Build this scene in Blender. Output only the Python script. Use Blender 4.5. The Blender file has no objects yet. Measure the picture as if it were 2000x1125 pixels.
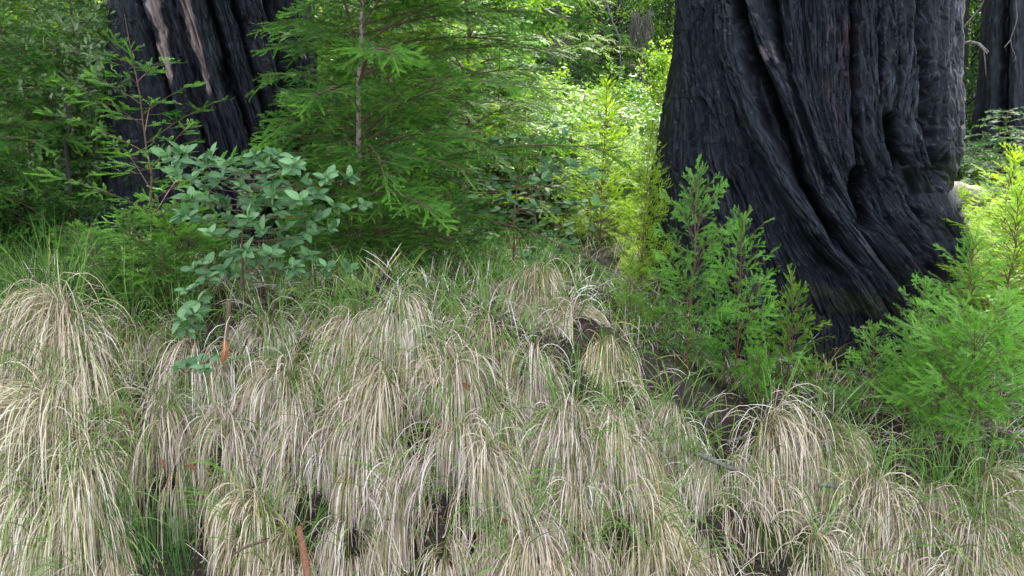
import bpy, math
import numpy as np
from mathutils import Vector, Matrix

# ------------------------------------------------------------------ camera, sky, sun, exposure
SC = bpy.context.scene
COL = SC.collection
CAM = np.array([0.0, 0.0, 1.75])
F = 1511.0                                   # focal length in photo pixels (photo 2000 wide)
PITCH = math.atan((562.5 - 300.0) / F)
cd = bpy.data.cameras.new('camera'); cam = bpy.data.objects.new('camera', cd); COL.objects.link(cam)
cam.location = CAM; cam.rotation_euler = (math.pi / 2 - PITCH, 0, 0)
cd.sensor_width = 36; cd.lens = 36 * F / 2000; cd.clip_start = 0.05; cd.clip_end = 1000
SC.camera = cam
SUN_EL, SUN_AZ = math.radians(52), math.radians(20)      # behind the trees, a little right
SUN = Vector((math.sin(SUN_AZ) * math.cos(SUN_EL), math.cos(SUN_AZ) * math.cos(SUN_EL), math.sin(SUN_EL)))
W = bpy.data.worlds.new('World'); SC.world = W; W.use_nodes = True
wn = W.node_tree; bg = wn.nodes['Background']
sky = wn.nodes.new('ShaderNodeTexSky'); sky.sky_type = 'NISHITA'; sky.sun_disc = False
sky.sun_elevation = SUN_EL; sky.sun_rotation = SUN_AZ; sky.air_density = 1.0; sky.dust_density = 2.5
hs = wn.nodes.new('ShaderNodeHueSaturation'); hs.inputs['Saturation'].default_value = 0.32
wn.links.new(sky.outputs[0], hs.inputs['Color']); wn.links.new(hs.outputs[0], bg.inputs['Color'])
bg.inputs['Strength'].default_value = 0.15
ld = bpy.data.lights.new('sun', 'SUN'); ld.energy = 3.0; ld.angle = math.radians(2.0); ld.color = (1.0, 0.95, 0.84)
lo = bpy.data.objects.new('sun', ld); COL.objects.link(lo); lo.rotation_euler = SUN.to_track_quat('Z', 'Y').to_euler()
SC.view_settings.view_transform = 'Standard'; SC.view_settings.look = 'None'
SC.view_settings.exposure = 2.7; SC.view_settings.gamma = 1.0
SC.render.engine = 'CYCLES'
SC.cycles.max_bounces = 6; SC.cycles.diffuse_bounces = 3; SC.cycles.glossy_bounces = 2
SC.cycles.transmission_bounces = 3; SC.cycles.transparent_max_bounces = 4

# ------------------------------------------------------------------ maths helpers
FWD = np.array([0, math.cos(PITCH), -math.sin(PITCH)]); UPV = np.array([0, math.sin(PITCH), math.cos(PITCH)])
def P(px, py, Y):
    d = FWD + np.array([(px - 1000) / F, 0, 0]) + UPV * (562.5 - py) / F
    return CAM + d * (Y / d[1])
def proj(V):
    q = V - CAM; dep = q @ FWD
    return 1000 + F * q[..., 0] / dep, 562.5 - F * (q @ UPV) / dep
_tab = np.random.default_rng(99).random((8, 256, 256))
def vn(x, y, s=0):
    x = np.asarray(x, float); y = np.asarray(y, float)
    xi = np.floor(x).astype(int); yi = np.floor(y).astype(int); fx = x - xi; fy = y - yi
    fx = fx * fx * (3 - 2 * fx); fy = fy * fy * (3 - 2 * fy); T = _tab[s % 8]; o = 37 * s
    a = T[(xi + o) & 255, yi & 255]; b = T[(xi + 1 + o) & 255, yi & 255]
    c = T[(xi + o) & 255, (yi + 1) & 255]; d = T[(xi + 1 + o) & 255, (yi + 1) & 255]
    return (a * (1 - fx) + b * fx) * (1 - fy) + (c * (1 - fx) + d * fx) * fy
def fbm(x, y, s=0, o=4):
    r = 0; a = .5; n = 0
    for i in range(o): r = r + a * vn(x * 2 ** i, y * 2 ** i, s + i); n += a; a *= .5
    return r / n
def sstep(a, b, x):
    t = np.clip((x - a) / (b - a), 0, 1); return t * t * (3 - 2 * t)
def nrm(v): return v / (np.linalg.norm(v, axis=-1, keepdims=True) + 1e-12)

LY = [0, 2.75, 3.0, 3.25, 3.5, 3.72, 4.2, 5, 8, 14, 22, 45, 130]
LZ = [-1.75, -1.75, -1.69, -1.38, -1.06, -.87, -.80, -.80, -.82, -.7, .6, 13, 45]
RY = [0, 2.75, 3.0, 3.3, 3.6, 4.0, 4.4, 4.9, 5.3, 6.0, 8, 14, 22, 45, 130]
RZ = [-1.75, -1.75, -1.71, -1.52, -1.37, -1.34, -1.35, -1.38, -1.25, -.95, -.8, -.75, .6, 13, 45]
def ground0(x, y):
    x = np.asarray(x, float); y = np.asarray(y, float)
    k = sstep(0.15, 1.35, x - 0.25 * (y - 4))
    z = 0
    for d in (-.09, -.03, .03, .09):
        z = z + (np.interp(y + d, LY, LZ) * (1 - k) + np.interp(y + d, RY, RZ) * k) / 4
    m = sstep(2.7, 3.1, y)
    z = z + m * (fbm(x * 2.3, y * 2.3, 1) - .5) * .22 + (fbm(x * 9, y * 9, 3, 3) - .5) * .035
    return z + 1.75
MOUND = []
def ground(x, y):
    z = ground0(x, y); x = np.asarray(x, float); y = np.asarray(y, float)
    w = (np.abs(x) < 3.6) & (y > 2.6) & (y < 5.6)
    if not MOUND or not np.any(w): return z
    z = np.array(z); xs, ys = x[w], y[w]; a = np.zeros(len(xs))
    for mx, my, h, s in MOUND: a = np.maximum(a, h * np.exp(-((xs - mx) ** 2 + ((ys - my) * 1.2) ** 2) / (s * s)))
    z[w] = z[w] + a; return z
def G(px, py, lift=0.0):
    Y = np.geomspace(1.6, 40, 3000)
    d = FWD + np.array([(px - 1000) / F, 0, 0]) + UPV * (562.5 - py) / F
    Q = CAM + d * (Y / d[1])[:, None]
    h = ground(Q[:, 0], Q[:, 1]) + lift
    i = np.argmax(Q[:, 2] <= h); q = Q[i].copy(); q[2] = ground(q[0], q[1]); return q

# ------------------------------------------------------------------ mesh helpers
def mesh(name, V, Fq, mat, attrs=None, smooth=False):
    """V (n,3), Fq (m,k) all faces of one size k, or a list of such arrays"""
    me = bpy.data.meshes.new(name)
    fs = Fq if isinstance(Fq, list) else [Fq]
    fs = [np.asarray(f, np.int32) for f in fs if len(f)]
    V = np.asarray(V, np.float32)
    me.vertices.add(len(V)); me.vertices.foreach_set('co', V.ravel())
    lt = np.concatenate([np.full(len(f), f.shape[1], np.int32) for f in fs])
    me.loops.add(int(lt.sum())); me.loops.foreach_set('vertex_index', np.concatenate([f.ravel() for f in fs]))
    me.polygons.add(len(lt)); me.polygons.foreach_set('loop_start', np.concatenate([[0], np.cumsum(lt)[:-1]]).astype(np.int32))
    me.polygons.foreach_set('loop_total', lt)
    me.polygons.foreach_set('use_smooth', np.full(len(lt), smooth))
    for k, a in (attrs or {}).items():
        a = np.asarray(a, np.float32)
        if a.ndim == 1: t = me.attributes.new(k, 'FLOAT', 'POINT'); t.data.foreach_set('value', a)
        else:
            if a.shape[1] == 3: a = np.c_[a, np.ones(len(a), np.float32)]
            t = me.attributes.new(k, 'FLOAT_COLOR', 'POINT'); t.data.foreach_set('color', a.ravel())
    me.update(calc_edges=True); me.materials.append(mat)
    return me
def obj(name, me, parent=None, loc=None):
    o = bpy.data.objects.new(name, me); COL.objects.link(o)
    if parent is not None: o.parent = parent
    if loc is not None: o.location = loc
    return o
def tag(o, label=None, cat=None, group=None, kind=None):
    if label: o['label'] = label
    if cat: o['category'] = cat
    if group: o['group'] = group
    if kind: o['kind'] = kind
    return o
def thing(name, label, cat, loc, group=None, rz=0, s=1.0):
    o = bpy.data.objects.new(name, None); COL.objects.link(o); o.empty_display_size = .1
    o.location = [float(v) for v in loc]; o.rotation_euler = (0, 0, rz); o.scale = (s, s, s) if np.isscalar(s) else s
    return tag(o, label, cat, group)
def tubes(paths, sides=6):
    """paths: list of (pts (n,3), radii (n,)); returns V,F"""
    VV, FF = [], []; off = 0
    for pts, rad in paths:
        pts = np.asarray(pts, float); n = len(pts); rad = np.broadcast_to(rad, (n,))
        T = nrm(np.gradient(pts, axis=0)); ref = np.array([0, 0, 1.]) if abs(T[0, 2]) < .9 else np.array([1., 0, 0])
        A = nrm(np.cross(T, ref)); B = np.cross(T, A)
        a = np.arange(sides) * 2 * math.pi / sides
        R = pts[:, None] + rad[:, None, None] * (np.cos(a)[None, :, None] * A[:, None] + np.sin(a)[None, :, None] * B[:, None])
        VV.append(R.reshape(-1, 3)); i = np.arange(n - 1)[:, None] * sides; j = np.arange(sides)[None]
        k = (j + 1) % sides
        FF.append(np.stack([i + j, i + k, i + sides + k, i + sides + j], -1).reshape(-1, 4) + off); off += n * sides
    return np.concatenate(VV), np.concatenate(FF)
def solidtube(pts, rad, sides=8, seed=0, rough=.12):
    """closed knobbly stick"""
    V, Fq = tubes([(pts, rad)], sides); n = len(pts)
    r = np.random.default_rng(seed); c = np.repeat(np.asarray(pts, float), sides, 0)
    V = c + (V - c) * (1 + r.uniform(-rough, rough, (len(V), 1)))
    caps = np.array([list(range(sides))[::-1], list(range((n - 1) * sides, n * sides))])
    return V, [Fq, caps]

# ------------------------------------------------------------------ materials
def newmat(name):
    m = bpy.data.materials.new(name); m.use_nodes = True; n = m.node_tree; p = n.nodes['Principled BSDF']
    return m, n, p
def nd(n, t, **kw):
    x = n.nodes.new('ShaderNode' + t)
    for k, v in kw.items():
        if hasattr(x, k): setattr(x, k, v)
        else: x.inputs[k.replace('_', ' ')].default_value = v
    return x
def ramp(n, fac, stops):
    r = n.nodes.new('ShaderNodeValToRGB'); n.links.new(fac, r.inputs[0]); e = r.color_ramp.elements
    while len(e) < len(stops): e.new(.5)
    for i, (p, c) in enumerate(stops): e[i].position = p; e[i].color = (*c, 1) if len(c) == 3 else c
    return r.outputs[0]
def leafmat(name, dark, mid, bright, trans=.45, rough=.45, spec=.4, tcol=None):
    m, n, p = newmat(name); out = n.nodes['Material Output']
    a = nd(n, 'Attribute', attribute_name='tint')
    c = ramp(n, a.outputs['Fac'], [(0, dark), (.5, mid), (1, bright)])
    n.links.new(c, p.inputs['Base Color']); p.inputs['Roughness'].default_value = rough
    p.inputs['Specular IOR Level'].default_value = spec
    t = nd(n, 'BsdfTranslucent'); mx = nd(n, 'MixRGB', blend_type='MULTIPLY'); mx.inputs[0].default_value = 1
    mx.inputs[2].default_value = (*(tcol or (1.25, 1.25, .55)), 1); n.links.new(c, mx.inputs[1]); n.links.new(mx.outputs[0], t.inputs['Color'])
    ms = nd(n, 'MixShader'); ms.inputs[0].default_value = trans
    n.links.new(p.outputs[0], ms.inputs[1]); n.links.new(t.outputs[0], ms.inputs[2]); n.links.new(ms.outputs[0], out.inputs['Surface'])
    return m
def colmat(name, rough=.6, trans=.25, spec=.25):
    m, n, p = newmat(name); out = n.nodes['Material Output']
    a = nd(n, 'Attribute', attribute_name='Col'); n.links.new(a.outputs['Color'], p.inputs['Base Color'])
    p.inputs['Roughness'].default_value = rough; p.inputs['Specular IOR Level'].default_value = spec
    if trans:
        t = nd(n, 'BsdfTranslucent'); n.links.new(a.outputs['Color'], t.inputs['Color']); ms = nd(n, 'MixShader'); ms.inputs[0].default_value = trans
        n.links.new(p.outputs[0], ms.inputs[1]); n.links.new(t.outputs[0], ms.inputs[2]); n.links.new(ms.outputs[0], out.inputs['Surface'])
    return m
def barkmat(name, c1, c2, scale=(60, 60, 9), rough=.8, bump=.4):
    m, n, p = newmat(name); tc = nd(n, 'TexCoord'); mp = nd(n, 'Mapping'); mp.inputs['Scale'].default_value = scale
    n.links.new(tc.outputs['Object'], mp.inputs[0]); no = nd(n, 'TexNoise', Scale=1.0, Detail=6.0, Roughness=.7); n.links.new(mp.outputs[0], no.inputs['Vector'])
    n.links.new(ramp(n, no.outputs['Fac'], [(.3, c1), (.7, c2)]), p.inputs['Base Color']); p.inputs['Roughness'].default_value = rough
    b = nd(n, 'Bump', Strength=bump, Distance=.01); n.links.new(no.outputs['Fac'], b.inputs['Height']); n.links.new(b.outputs[0], p.inputs['Normal'])
    return m
M = {}
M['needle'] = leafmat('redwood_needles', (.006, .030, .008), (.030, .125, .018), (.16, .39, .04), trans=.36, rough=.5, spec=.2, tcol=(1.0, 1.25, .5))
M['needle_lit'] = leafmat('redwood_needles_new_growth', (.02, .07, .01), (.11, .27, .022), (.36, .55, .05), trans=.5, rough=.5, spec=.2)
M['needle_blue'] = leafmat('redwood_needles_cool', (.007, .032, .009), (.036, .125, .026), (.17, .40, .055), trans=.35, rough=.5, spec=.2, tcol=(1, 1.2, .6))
M['broad'] = leafmat('tanoak_leaves', (.02, .065, .025), (.09, .20, .085), (.21, .38, .17), trans=.3, rough=.5, spec=.3, tcol=(1, 1.2, .45))
M['shrub'] = leafmat('shrub_leaves', (.022, .07, .015), (.07, .17, .03), (.19, .30, .07), trans=.4, rough=.4, spec=.35)
M['pale'] = leafmat('sunlit_pale_leaves', (.07, .15, .06), (.20, .34, .16), (.50, .62, .42), trans=.35, rough=.45, spec=.4)  # leaf colour made paler, with sunlight painted into it
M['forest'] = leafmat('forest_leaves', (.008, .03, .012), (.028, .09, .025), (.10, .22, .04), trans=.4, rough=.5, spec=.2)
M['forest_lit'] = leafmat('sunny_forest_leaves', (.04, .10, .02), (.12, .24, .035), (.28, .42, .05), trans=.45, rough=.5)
M['grass'] = colmat('grass_blades', .55, .14, .3)
M['twig'] = barkmat('twig_bark', (.05, .03, .018), (.16, .10, .06))
M['redtwig'] = barkmat('reddish_bark', (.10, .035, .018), (.25, .11, .06), (90, 90, 20))
M['palebark'] = barkmat('pale_bark', (.13, .10, .075), (.36, .31, .26), (80, 80, 14))
M['greybark'] = barkmat('grey_bark', (.04, .036, .033), (.22, .20, .18), (70, 70, 25), bump=.9)
M['darkbark'] = barkmat('dark_bark', (.008, .008, .010), (.05, .045, .045), (30, 30, 4))

# ------------------------------------------------------------------ where each grass tussock sits: photo column and row, size, lean, straw share, green share, label
TUS = [
 (95, 615, 1.45, -.3, .9, 1.0, 'largest straw tussock on the crest at the left edge, long blades hanging down'),
 (105, 685, 1.75, -.3, .95, .7, 'big pale tussock directly below the leftmost crest tussock'),
 (20, 640, 1.2, -.3, .7, .8, 'straw tussock cut by the left edge at the crest'),
 (255, 640, 1.0, .1, .35, .8, 'dull brown sparse tussock on the crest between the left edge and the drooping broad leaves'),
 (345, 655, .9, .1, .5, 1.3, 'small tussock right under the drooping broad-leaved shoot'),
 (520, 625, 1.25, .1, .8, .7, 'arching straw tussock just right of the broken stake'),
 (640, 600, 1.1, -.1, .5, 1.8, 'green-topped tussock on the crest right of the stake, below the young redwood'),
 (710, 610, .9, 0, .5, 1.4, 'fine tussock under the low boughs of the pale-stemmed redwood'),
 (772, 580, 1.1, .1, .7, .7, 'tan tussock on the crest below the low redwood boughs'),
 (860, 600, 1.0, .3, .55, 1.1, 'tussock on the crest with blades combed to the right, centre left'),
 (950, 545, .9, .2, .45, 1.1, 'thin grey-green tussock just left of the centre tanoak stem'),
 (1062, 588, 1.05, -.2, .7, .7, 'fountain-shaped straw tussock right of the centre tanoak stem'),
 (1118, 600, 1.0, .2, .7, .5, 'second fountain-shaped tussock, left of the dark gap by the right trunk'),
 (1040, 530, .8, 0, .5, 1.0, 'small fine tussock at the foot of the centre tanoak'),
 (690, 675, 1.2, -.1, .8, .9, 'pale tussock in the second row under the green-topped one'),
 (790, 690, 1.65, 0, .9, .4, 'brightest whitish tussock in the middle of the left half of the bank'),
 (870, 690, 1.2, .3, .8, .8, 'straw tussock right of the brightest whitish one'),
 (950, 660, 1.0, .2, .45, 1.7, 'green fine-bladed tussock in the middle of the bank top'),
 (385, 725, 1.15, -.1, .8, .8, 'tussock with the small broad-leaved seedling lying on it'),
 (465, 735, 1.15, 0, .85, .7, 'straw tussock just below the orange tip of the broken stake'),
 (560, 720, .9, 0, .6, 1.0, 'narrow tussock in the shade between the arching one and the pale one'),
 (535, 790, 1.1, 0, .85, .7, 'straw tussock two rows below the broken stake'),
 (1045, 725, 1.1, .3, .65, 1.2, 'greenish straw tussock below the two fountain-shaped ones'),
 (1190, 690, .9, 0, .35, .6, 'sparse grey tussock by the curved pale twig near the right trunk'),
 (190, 790, 1.1, .1, .45, 1.4, 'green and brown tussock right of the big pale left ones'),
 (285, 820, 1.05, 0, .5, 1.2, 'loose tussock with fine curling blades, left third of the bank'),
 (440, 870, 1.15, -.1, .85, .6, 'long hanging pale tussock left of the bottom centre'),
 (655, 800, 1.05, -.1, .8, .7, 'pale tussock in the third row under the pale second-row one'),
 (745, 810, 1.1, 0, .85, .5, 'hanging straw tussock above the dark soil hollow'),
 (900, 770, 1.15, .3, .8, .7, 'straw tussock with blades swept right, centre of the bank'),
 (985, 845, 1.1, .2, .8, .6, 'rounded straw tussock right of the dark soil hollow'),
 (1125, 800, 1.05, .2, .65, 1.3, 'greenish tussock in the middle right of the bank'),
 (1230, 810, 1.1, .1, .75, .9, 'arching tussock below the low dark saplings'),
 (1330, 800, 1.0, .2, .6, 1.0, 'tussock at the edge of the bare litter below the reddish-stemmed sapling'),
 (90, 885, 1.7, -.3, .8, .8, 'big pale tussock in the lower left, blades falling to the left'),
 (190, 900, .95, .1, .6, 1.0, 'small tussock right of the big lower left one'),
 (340, 870, 1.0, .1, .55, 1.0, 'brownish tussock with an orange dead leaf in it'),
 (590, 870, 1.05, 0, .85, .6, 'narrow hanging tussock left of bottom centre, over green moss'),
 (690, 870, 1.15, 0, .85, .4, 'broad whitish hanging tussock left of the dark soil hollow'),
 (800, 925, .8, 0, .7, .5, 'small hanging tussock just below the dark soil hollow'),
 (885, 905, 1.05, -.1, .75, 1.0, 'tussock with a fringe of green tips, bottom centre'),
 (945, 945, 1.05, .1, .8, 1.1, 'straw tussock with a bright green tuft in its crown, bottom centre'),
 (1100, 880, 1.15, .1, .8, .7, 'tall hanging straw tussock right of bottom centre'),
 (1195, 900, 1.15, 0, .85, .7, 'whitish hanging tussock in the lower middle right'),
 (1320, 880, 1.15, .2, .75, 1.1, 'tussock just left of the grey stick on the bank'),
 (1420, 930, 1.0, .3, .75, .6, 'tussock under the grey stick on the bank'),
 (1515, 865, 1.6, .1, .92, .4, 'large bright straw fountain tussock below the small bright sapling'),
 (1610, 850, 1.15, .3, .7, .7, 'rounded tussock right of the bright fountain one'),
 (1655, 925, 1.1, 0, .85, .8, 'pale tussock right of the short grey wood piece'),
 (1745, 940, 1.2, .3, .75, .9, 'straw tussock below the redwood clump near the right edge'),
 (1860, 945, 1.4, .5, .45, 1.5, 'long yellow-green tussock combed to the right at the right edge'),
 (1955, 905, 1.1, .4, .45, 1.2, 'grey-green tussock at the right edge under the low redwood branches'),
 (40, 1010, 1.1, -.1, .8, .6, 'pale tussock near the bottom left corner'),
 (180, 1040, 1.1, .1, .7, 1.0, 'straw tussock at the bottom, left of the dark green rushes'),
 (490, 1010, 1.15, -.2, .65, 1.2, 'tussock at the bottom right of the dark green rushes'),
 (560, 1075, .8, 0, .5, 1.0, 'low tussock at the bottom just left of the red-brown stick'),
 (690, 1000, .95, 0, .75, .7, 'hanging tussock at the bottom right of the red-brown stick'),
 (770, 970, 1.0, 0, .75, .5, 'purplish-grey straw tussock between two bare soil patches'),
 (870, 1070, .8, .1, .5, .7, 'brown low tussock at the bottom centre by the moss'),
 (1010, 1010, 1.1, 0, .85, .6, 'whitish tussock at the bottom, right of the centre moss patch'),
 (1040, 1090, 1.0, .1, .75, .9, 'tussock on the bottom edge right of the centre moss'),
 (1130, 1010, 1.0, .1, .7, 1.2, 'green-streaked hanging tussock at the bottom middle right'),
 (1250, 1010, 1.05, 0, .8, .8, 'straw tussock at the bottom left of the right moss patch'),
 (1370, 990, 1.1, .1, .8, .6, 'hanging tussock above the bright moss at the bottom right'),
 (1300, 1085, .9, 0, .8, .6, 'pale tussock on the bottom edge left of the right moss patch'),
 (1490, 985, .9, .1, .8, .5, 'hanging fringe tussock below the bright fountain one'),
 (1600, 1080, .9, 0, .7, .9, 'tussock on the bottom edge right of the right moss patch'),
 (1715, 1020, 1.1, .1, .75, .9, 'straw tussock low down between the pale one and the right corner'),
 (1810, 1040, 1.2, .2, .9, .4, 'whitish spreading tussock near the bottom right corner'),
 (1945, 1020, 1.2, .4, .5, 1.1, 'olive tussock at the right edge above the bottom right corner'),
 (1890, 1105, 1.0, .2, .8, .6, 'pinkish straw tussock in the bottom right corner'),
]
for _q in TUS:
    _c = G(_q[0], _q[1] + 6); MOUND.append((_c[0], _c[1], .15 * _q[2] * (1 if _q[1] > 560 else .4), .115 * _q[2]))
# ------------------------------------------------------------------ ground
def lin(*segs): 
    out = []
    for a, b, n in segs: out.append(np.linspace(a, b, n, endpoint=False))
    return np.concatenate(out + [[segs[-1][1]]])
gx = lin((-160, -30, 14), (-30, -7, 40), (-7, 7, 400), (7, 30, 40), (30, 160, 14))
gy = lin((-60, 0, 10), (0, 2.6, 20), (2.6, 4.6, 130), (4.6, 7, 80), (7, 16, 120), (16, 50, 80), (50, 130, 12))
X, Y = np.meshgrid(gx, gy); Z = ground(X, Y)
nx, ny = len(gx), len(gy); i = np.arange(ny - 1)[:, None] * nx + np.arange(nx - 1)[None]
FQ = np.stack([i, i + 1, i + nx + 1, i + nx], -1).reshape(-1, 4)
m, n, p = newmat('forest_soil')
ge = nd(n, 'NewGeometry'); n1 = nd(n, 'TexNoise', Scale=1.7, Detail=5.0, Roughness=.6); n2 = nd(n, 'TexNoise', Scale=38.0, Detail=8.0, Roughness=.75)
for q in (n1, n2): n.links.new(ge.outputs['Position'], q.inputs['Vector'])
litter = ramp(n, n2.outputs['Fac'], [(.3, (.006, .004, .003)), (.5, (.022, .013, .011)), (.62, (.05, .032, .026)), (.8, (.12, .08, .065))])
moss = ramp(n, n2.outputs['Fac'], [(.3, (.012, .022, .004)), (.55, (.05, .085, .010)), (.8, (.12, .17, .02))])
mm = ramp(n, n1.outputs['Fac'], [(.53, (0, 0, 0)), (.62, (1, 1, 1))])
mx = nd(n, 'MixRGB'); n.links.new(mm, mx.inputs[0]); n.links.new(litter, mx.inputs[1]); n.links.new(moss, mx.inputs[2]); n.links.new(mx.outputs[0], p.inputs['Base Color'])
p.inputs['Roughness'].default_value = .9; b = nd(n, 'Bump', Strength=.8, Distance=.02); n.links.new(n2.outputs['Fac'], b.inputs['Height']); n.links.new(b.outputs[0], p.inputs['Normal'])
tag(obj('ground', mesh('ground', np.stack([X, Y, Z], -1).reshape(-1, 3), FQ, m, smooth=True)), kind='structure')

# ------------------------------------------------------------------ charred redwood trunks
def charmat(name):
    m, n, p = newmat(name)
    a = nd(n, 'Attribute', attribute_name='grain'); c = nd(n, 'Attribute', attribute_name='Col')
    mp = nd(n, 'Mapping'); mp.inputs['Scale'].default_value = (1, 1, 1); n.links.new(a.outputs['Vector'], mp.inputs[0])
    no = nd(n, 'TexNoise', Scale=1.0, Detail=5.0, Roughness=.65); mp.inputs['Scale'].default_value = (120, 13, 0); n.links.new(mp.outputs[0], no.inputs['Vector'])
    mp2 = nd(n, 'Mapping'); mp2.inputs['Scale'].default_value = (60, 13, 0); n.links.new(a.outputs['Vector'], mp2.inputs[0])
    vo = nd(n, 'TexVoronoi', feature='DISTANCE_TO_EDGE', Scale=1.0); n.links.new(mp2.outputs[0], vo.inputs['Vector'])
    r = ramp(n, vo.outputs[0], [(0, (0, 0, 0)), (.12, (1, 1, 1))])
    mul = nd(n, 'MixRGB', blend_type='MULTIPLY'); mul.inputs[0].default_value = .45; n.links.new(no.outputs['Fac'], mul.inputs[1]); n.links.new(r, mul.inputs[2])
    b = nd(n, 'Bump', Strength=1.0, Distance=.02); n.links.new(mul.outputs[0], b.inputs['Height']); n.links.new(b.outputs[0], p.inputs['Normal'])
    br = ramp(n, no.outputs['Fac'], [(.3, (.6, .6, .6)), (.75, (1.45, 1.45, 1.45))])
    mc = nd(n, 'MixRGB', blend_type='MULTIPLY'); mc.inputs[0].default_value = 1; n.links.new(c.outputs['Color'], mc.inputs[1]); n.links.new(br, mc.inputs[2])
    n.links.new(mc.outputs[0], p.inputs['Base Color']); p.inputs['Roughness'].default_value = .62; p.inputs['Specular IOR Level'].default_value = .38; p.inputs['Specular Tint'].default_value = (.72, .82, 1, 1)
    return m
M['char'] = charmat('charred_bark')
def path_x(pts, y):
    pts = np.array(pts, float); return np.interp(y, pts[:, 1], pts[:, 0])
def trunk(name, label, cyc, edges, guides, rolls, grooves, coltest, top=15.0, bot=.0, seed=0, depthf=.95, base=None, ncol=900, nrow=430):
    """edges: rows (py, left px, right px) of the outline seen at depth cyc; guides: curves (px,py) the grain follows"""
    e = np.array(edges, float)
    ze = np.array([P(1000, y, cyc)[2] for y in e[:, 0]]); xl = np.array([P(a, y, cyc)[0] for y, a, _ in e]); xr = np.array([P(c, y, cyc)[0] for y, _, c in e])
    o = np.argsort(ze); ze, xl, xr = ze[o], xl[o], xr[o]
    ztop = ze[-1]
    z = np.concatenate([np.linspace(bot, ztop + .3, nrow, endpoint=False), np.linspace(ztop + .3, top, 40)])
    th = np.concatenate([np.linspace(-math.pi, 0, ncol, endpoint=False), np.linspace(0, math.pi, ncol // 5, endpoint=False)])
    cx = np.interp(z, ze, (xl + xr) / 2); R = np.interp(z, ze, (xr - xl) / 2)
    R = R * np.where(z > ztop, 1 - .025 * (z - ztop), 1)
    TH, ZZ = np.meshgrid(th, z); CX = cx[:, None]; RR = R[:, None]
    def pos(rad): return np.stack([CX + rad * np.cos(TH), cyc + rad * depthf * np.sin(TH), ZZ + 0 * TH], -1)
    S0 = pos(RR + 0 * TH)
    px, py = proj(S0); back = TH > 0
    py = np.clip(py, -60, 900)
    # grain coordinate: position across between the guide curves
    gxs = np.stack([path_x(g, py) for g in guides], 0); gref = np.array([g[0][0] for g in guides], float)
    s = np.zeros_like(px); k = len(guides)
    s = np.where(px < gxs[0], gref[0] + (px - gxs[0]), s); s = np.where(px >= gxs[-1], gref[-1] + (px - gxs[-1]), s)
    for q in range(k - 1):
        w = (px >= gxs[q]) & (px < gxs[q + 1])
        s = np.where(w, gref[q] + (px - gxs[q]) / np.maximum(gxs[q + 1] - gxs[q], 4) * (gref[q + 1] - gref[q]), s)
    s = np.where(back, 3000 + TH * 420, s)
    d = np.zeros_like(s)
    for pts, hw, h in rolls:
        t = (px - path_x(pts, py)) / hw; d += np.where(back, 0, 1.2 * h * np.sqrt(np.clip(1 - t * t, 0, 1)) * (.8 + .4 * vn(py / 90, t * 0 + hw, 2)))
    for pts, hw, h in grooves:
        y0, y1 = pts[0][1], pts[-1][1]
        t = (px - path_x(pts, py) - 5 * (vn(py / 22, px * 0 + hw, 5) - .5)) / hw; f = sstep(y0 - 25, y0 + 10, py) * (1 - sstep(y1 - 10, y1 + 25, py)) if y0 > 5 else 1 - sstep(y1 - 10, y1 + 35, py)
        d -= np.where(back, 0, 1.3 * h * np.exp(-t * t * 1.5) * f)
    lev = np.zeros_like(s)
    for q in range(k - 1):
        w = (px >= gxs[q]) & (px < gxs[q + 1]); lev = np.where(w, np.log2(np.maximum(gxs[q + 1] - gxs[q], 4) / (gref[q + 1] - gref[q])), lev)
    lev = np.clip(np.where(back, 0, lev), -1, 3); l0 = np.floor(lev); fl = lev - l0
    def ML(f):
        a, b_ = f(s * 2 ** l0), f(s * 2 ** (l0 + 1)); return a + (b_ - a) * sstep(.3, .7, fl)
    wob = 14 * (fbm(s / 70, py / 160, seed + 1) - .5)
    a1 = fbm((s + wob) / 26, py / 420, seed + 2, 3); d += .045 * (a1 - .5)
    rid = ML(lambda s: 1 - np.abs(2 * vn((s + wob) / 9.0, py / 130, seed + 3) - 1)); d += .024 * (rid - .5)
    rid2 = ML(lambda s: 1 - np.abs(2 * (.6 * vn((s + wob * 1.5 + 3 * vn(s / 9, py / 25, 2)) / 5.2, py / 75, seed + 4) + .4 * vn((s + 3 * vn(s / 6, py / 14, 4)) / 2.6, py / 26, seed + 2)) - 1)); d += .030 * (rid2 ** 1.8 - .4) * (.4 + 1.2 * fbm(s / 30, py / 60, seed + 2, 2))
    ck = ML(lambda s: fbm(s / 4.0, py / 13, seed + 5, 2)); d += .004 * (ck - .5)
    ck2 = ML(lambda s: 1 - np.abs(2 * vn(s / 5.0 + 40, py / 9, seed + 6) - 1)); d -= .003 * sstep(.8, 1, ck2) * (vn(s / 12, py / 20, 3) > .5)
    d += .03 * (fbm(s / 60, py / 200, seed + 7, 2) - .5)
    V = pos(RR + d).reshape(-1, 3)
    nc = len(th); nr = len(z); a = np.arange(nr - 1)[:, None] * nc; j = np.arange(nc)[None]; kk = (j + 1) % nc
    FQ = np.stack([a + j, a + kk, a + nc + kk, a + nc + j], -1).reshape(-1, 4)
    # colour: charcoal with ash-pale ridge crests and painted-in grey highlights, plus bare-wood patches
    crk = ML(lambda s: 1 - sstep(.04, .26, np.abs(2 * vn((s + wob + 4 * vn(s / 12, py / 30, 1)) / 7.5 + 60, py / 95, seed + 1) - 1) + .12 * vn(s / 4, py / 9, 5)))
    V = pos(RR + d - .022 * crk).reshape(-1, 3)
    tone = .55 * rid2 + .45 * ck; base_c = np.array([.0010, .0010, .0014]) + np.array([.055, .056, .078]) * (tone ** 5 * (1 - .85 * crk))[..., None] * (.5 + fbm(s / 50, py / 90, 6, 3))[..., None]
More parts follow.
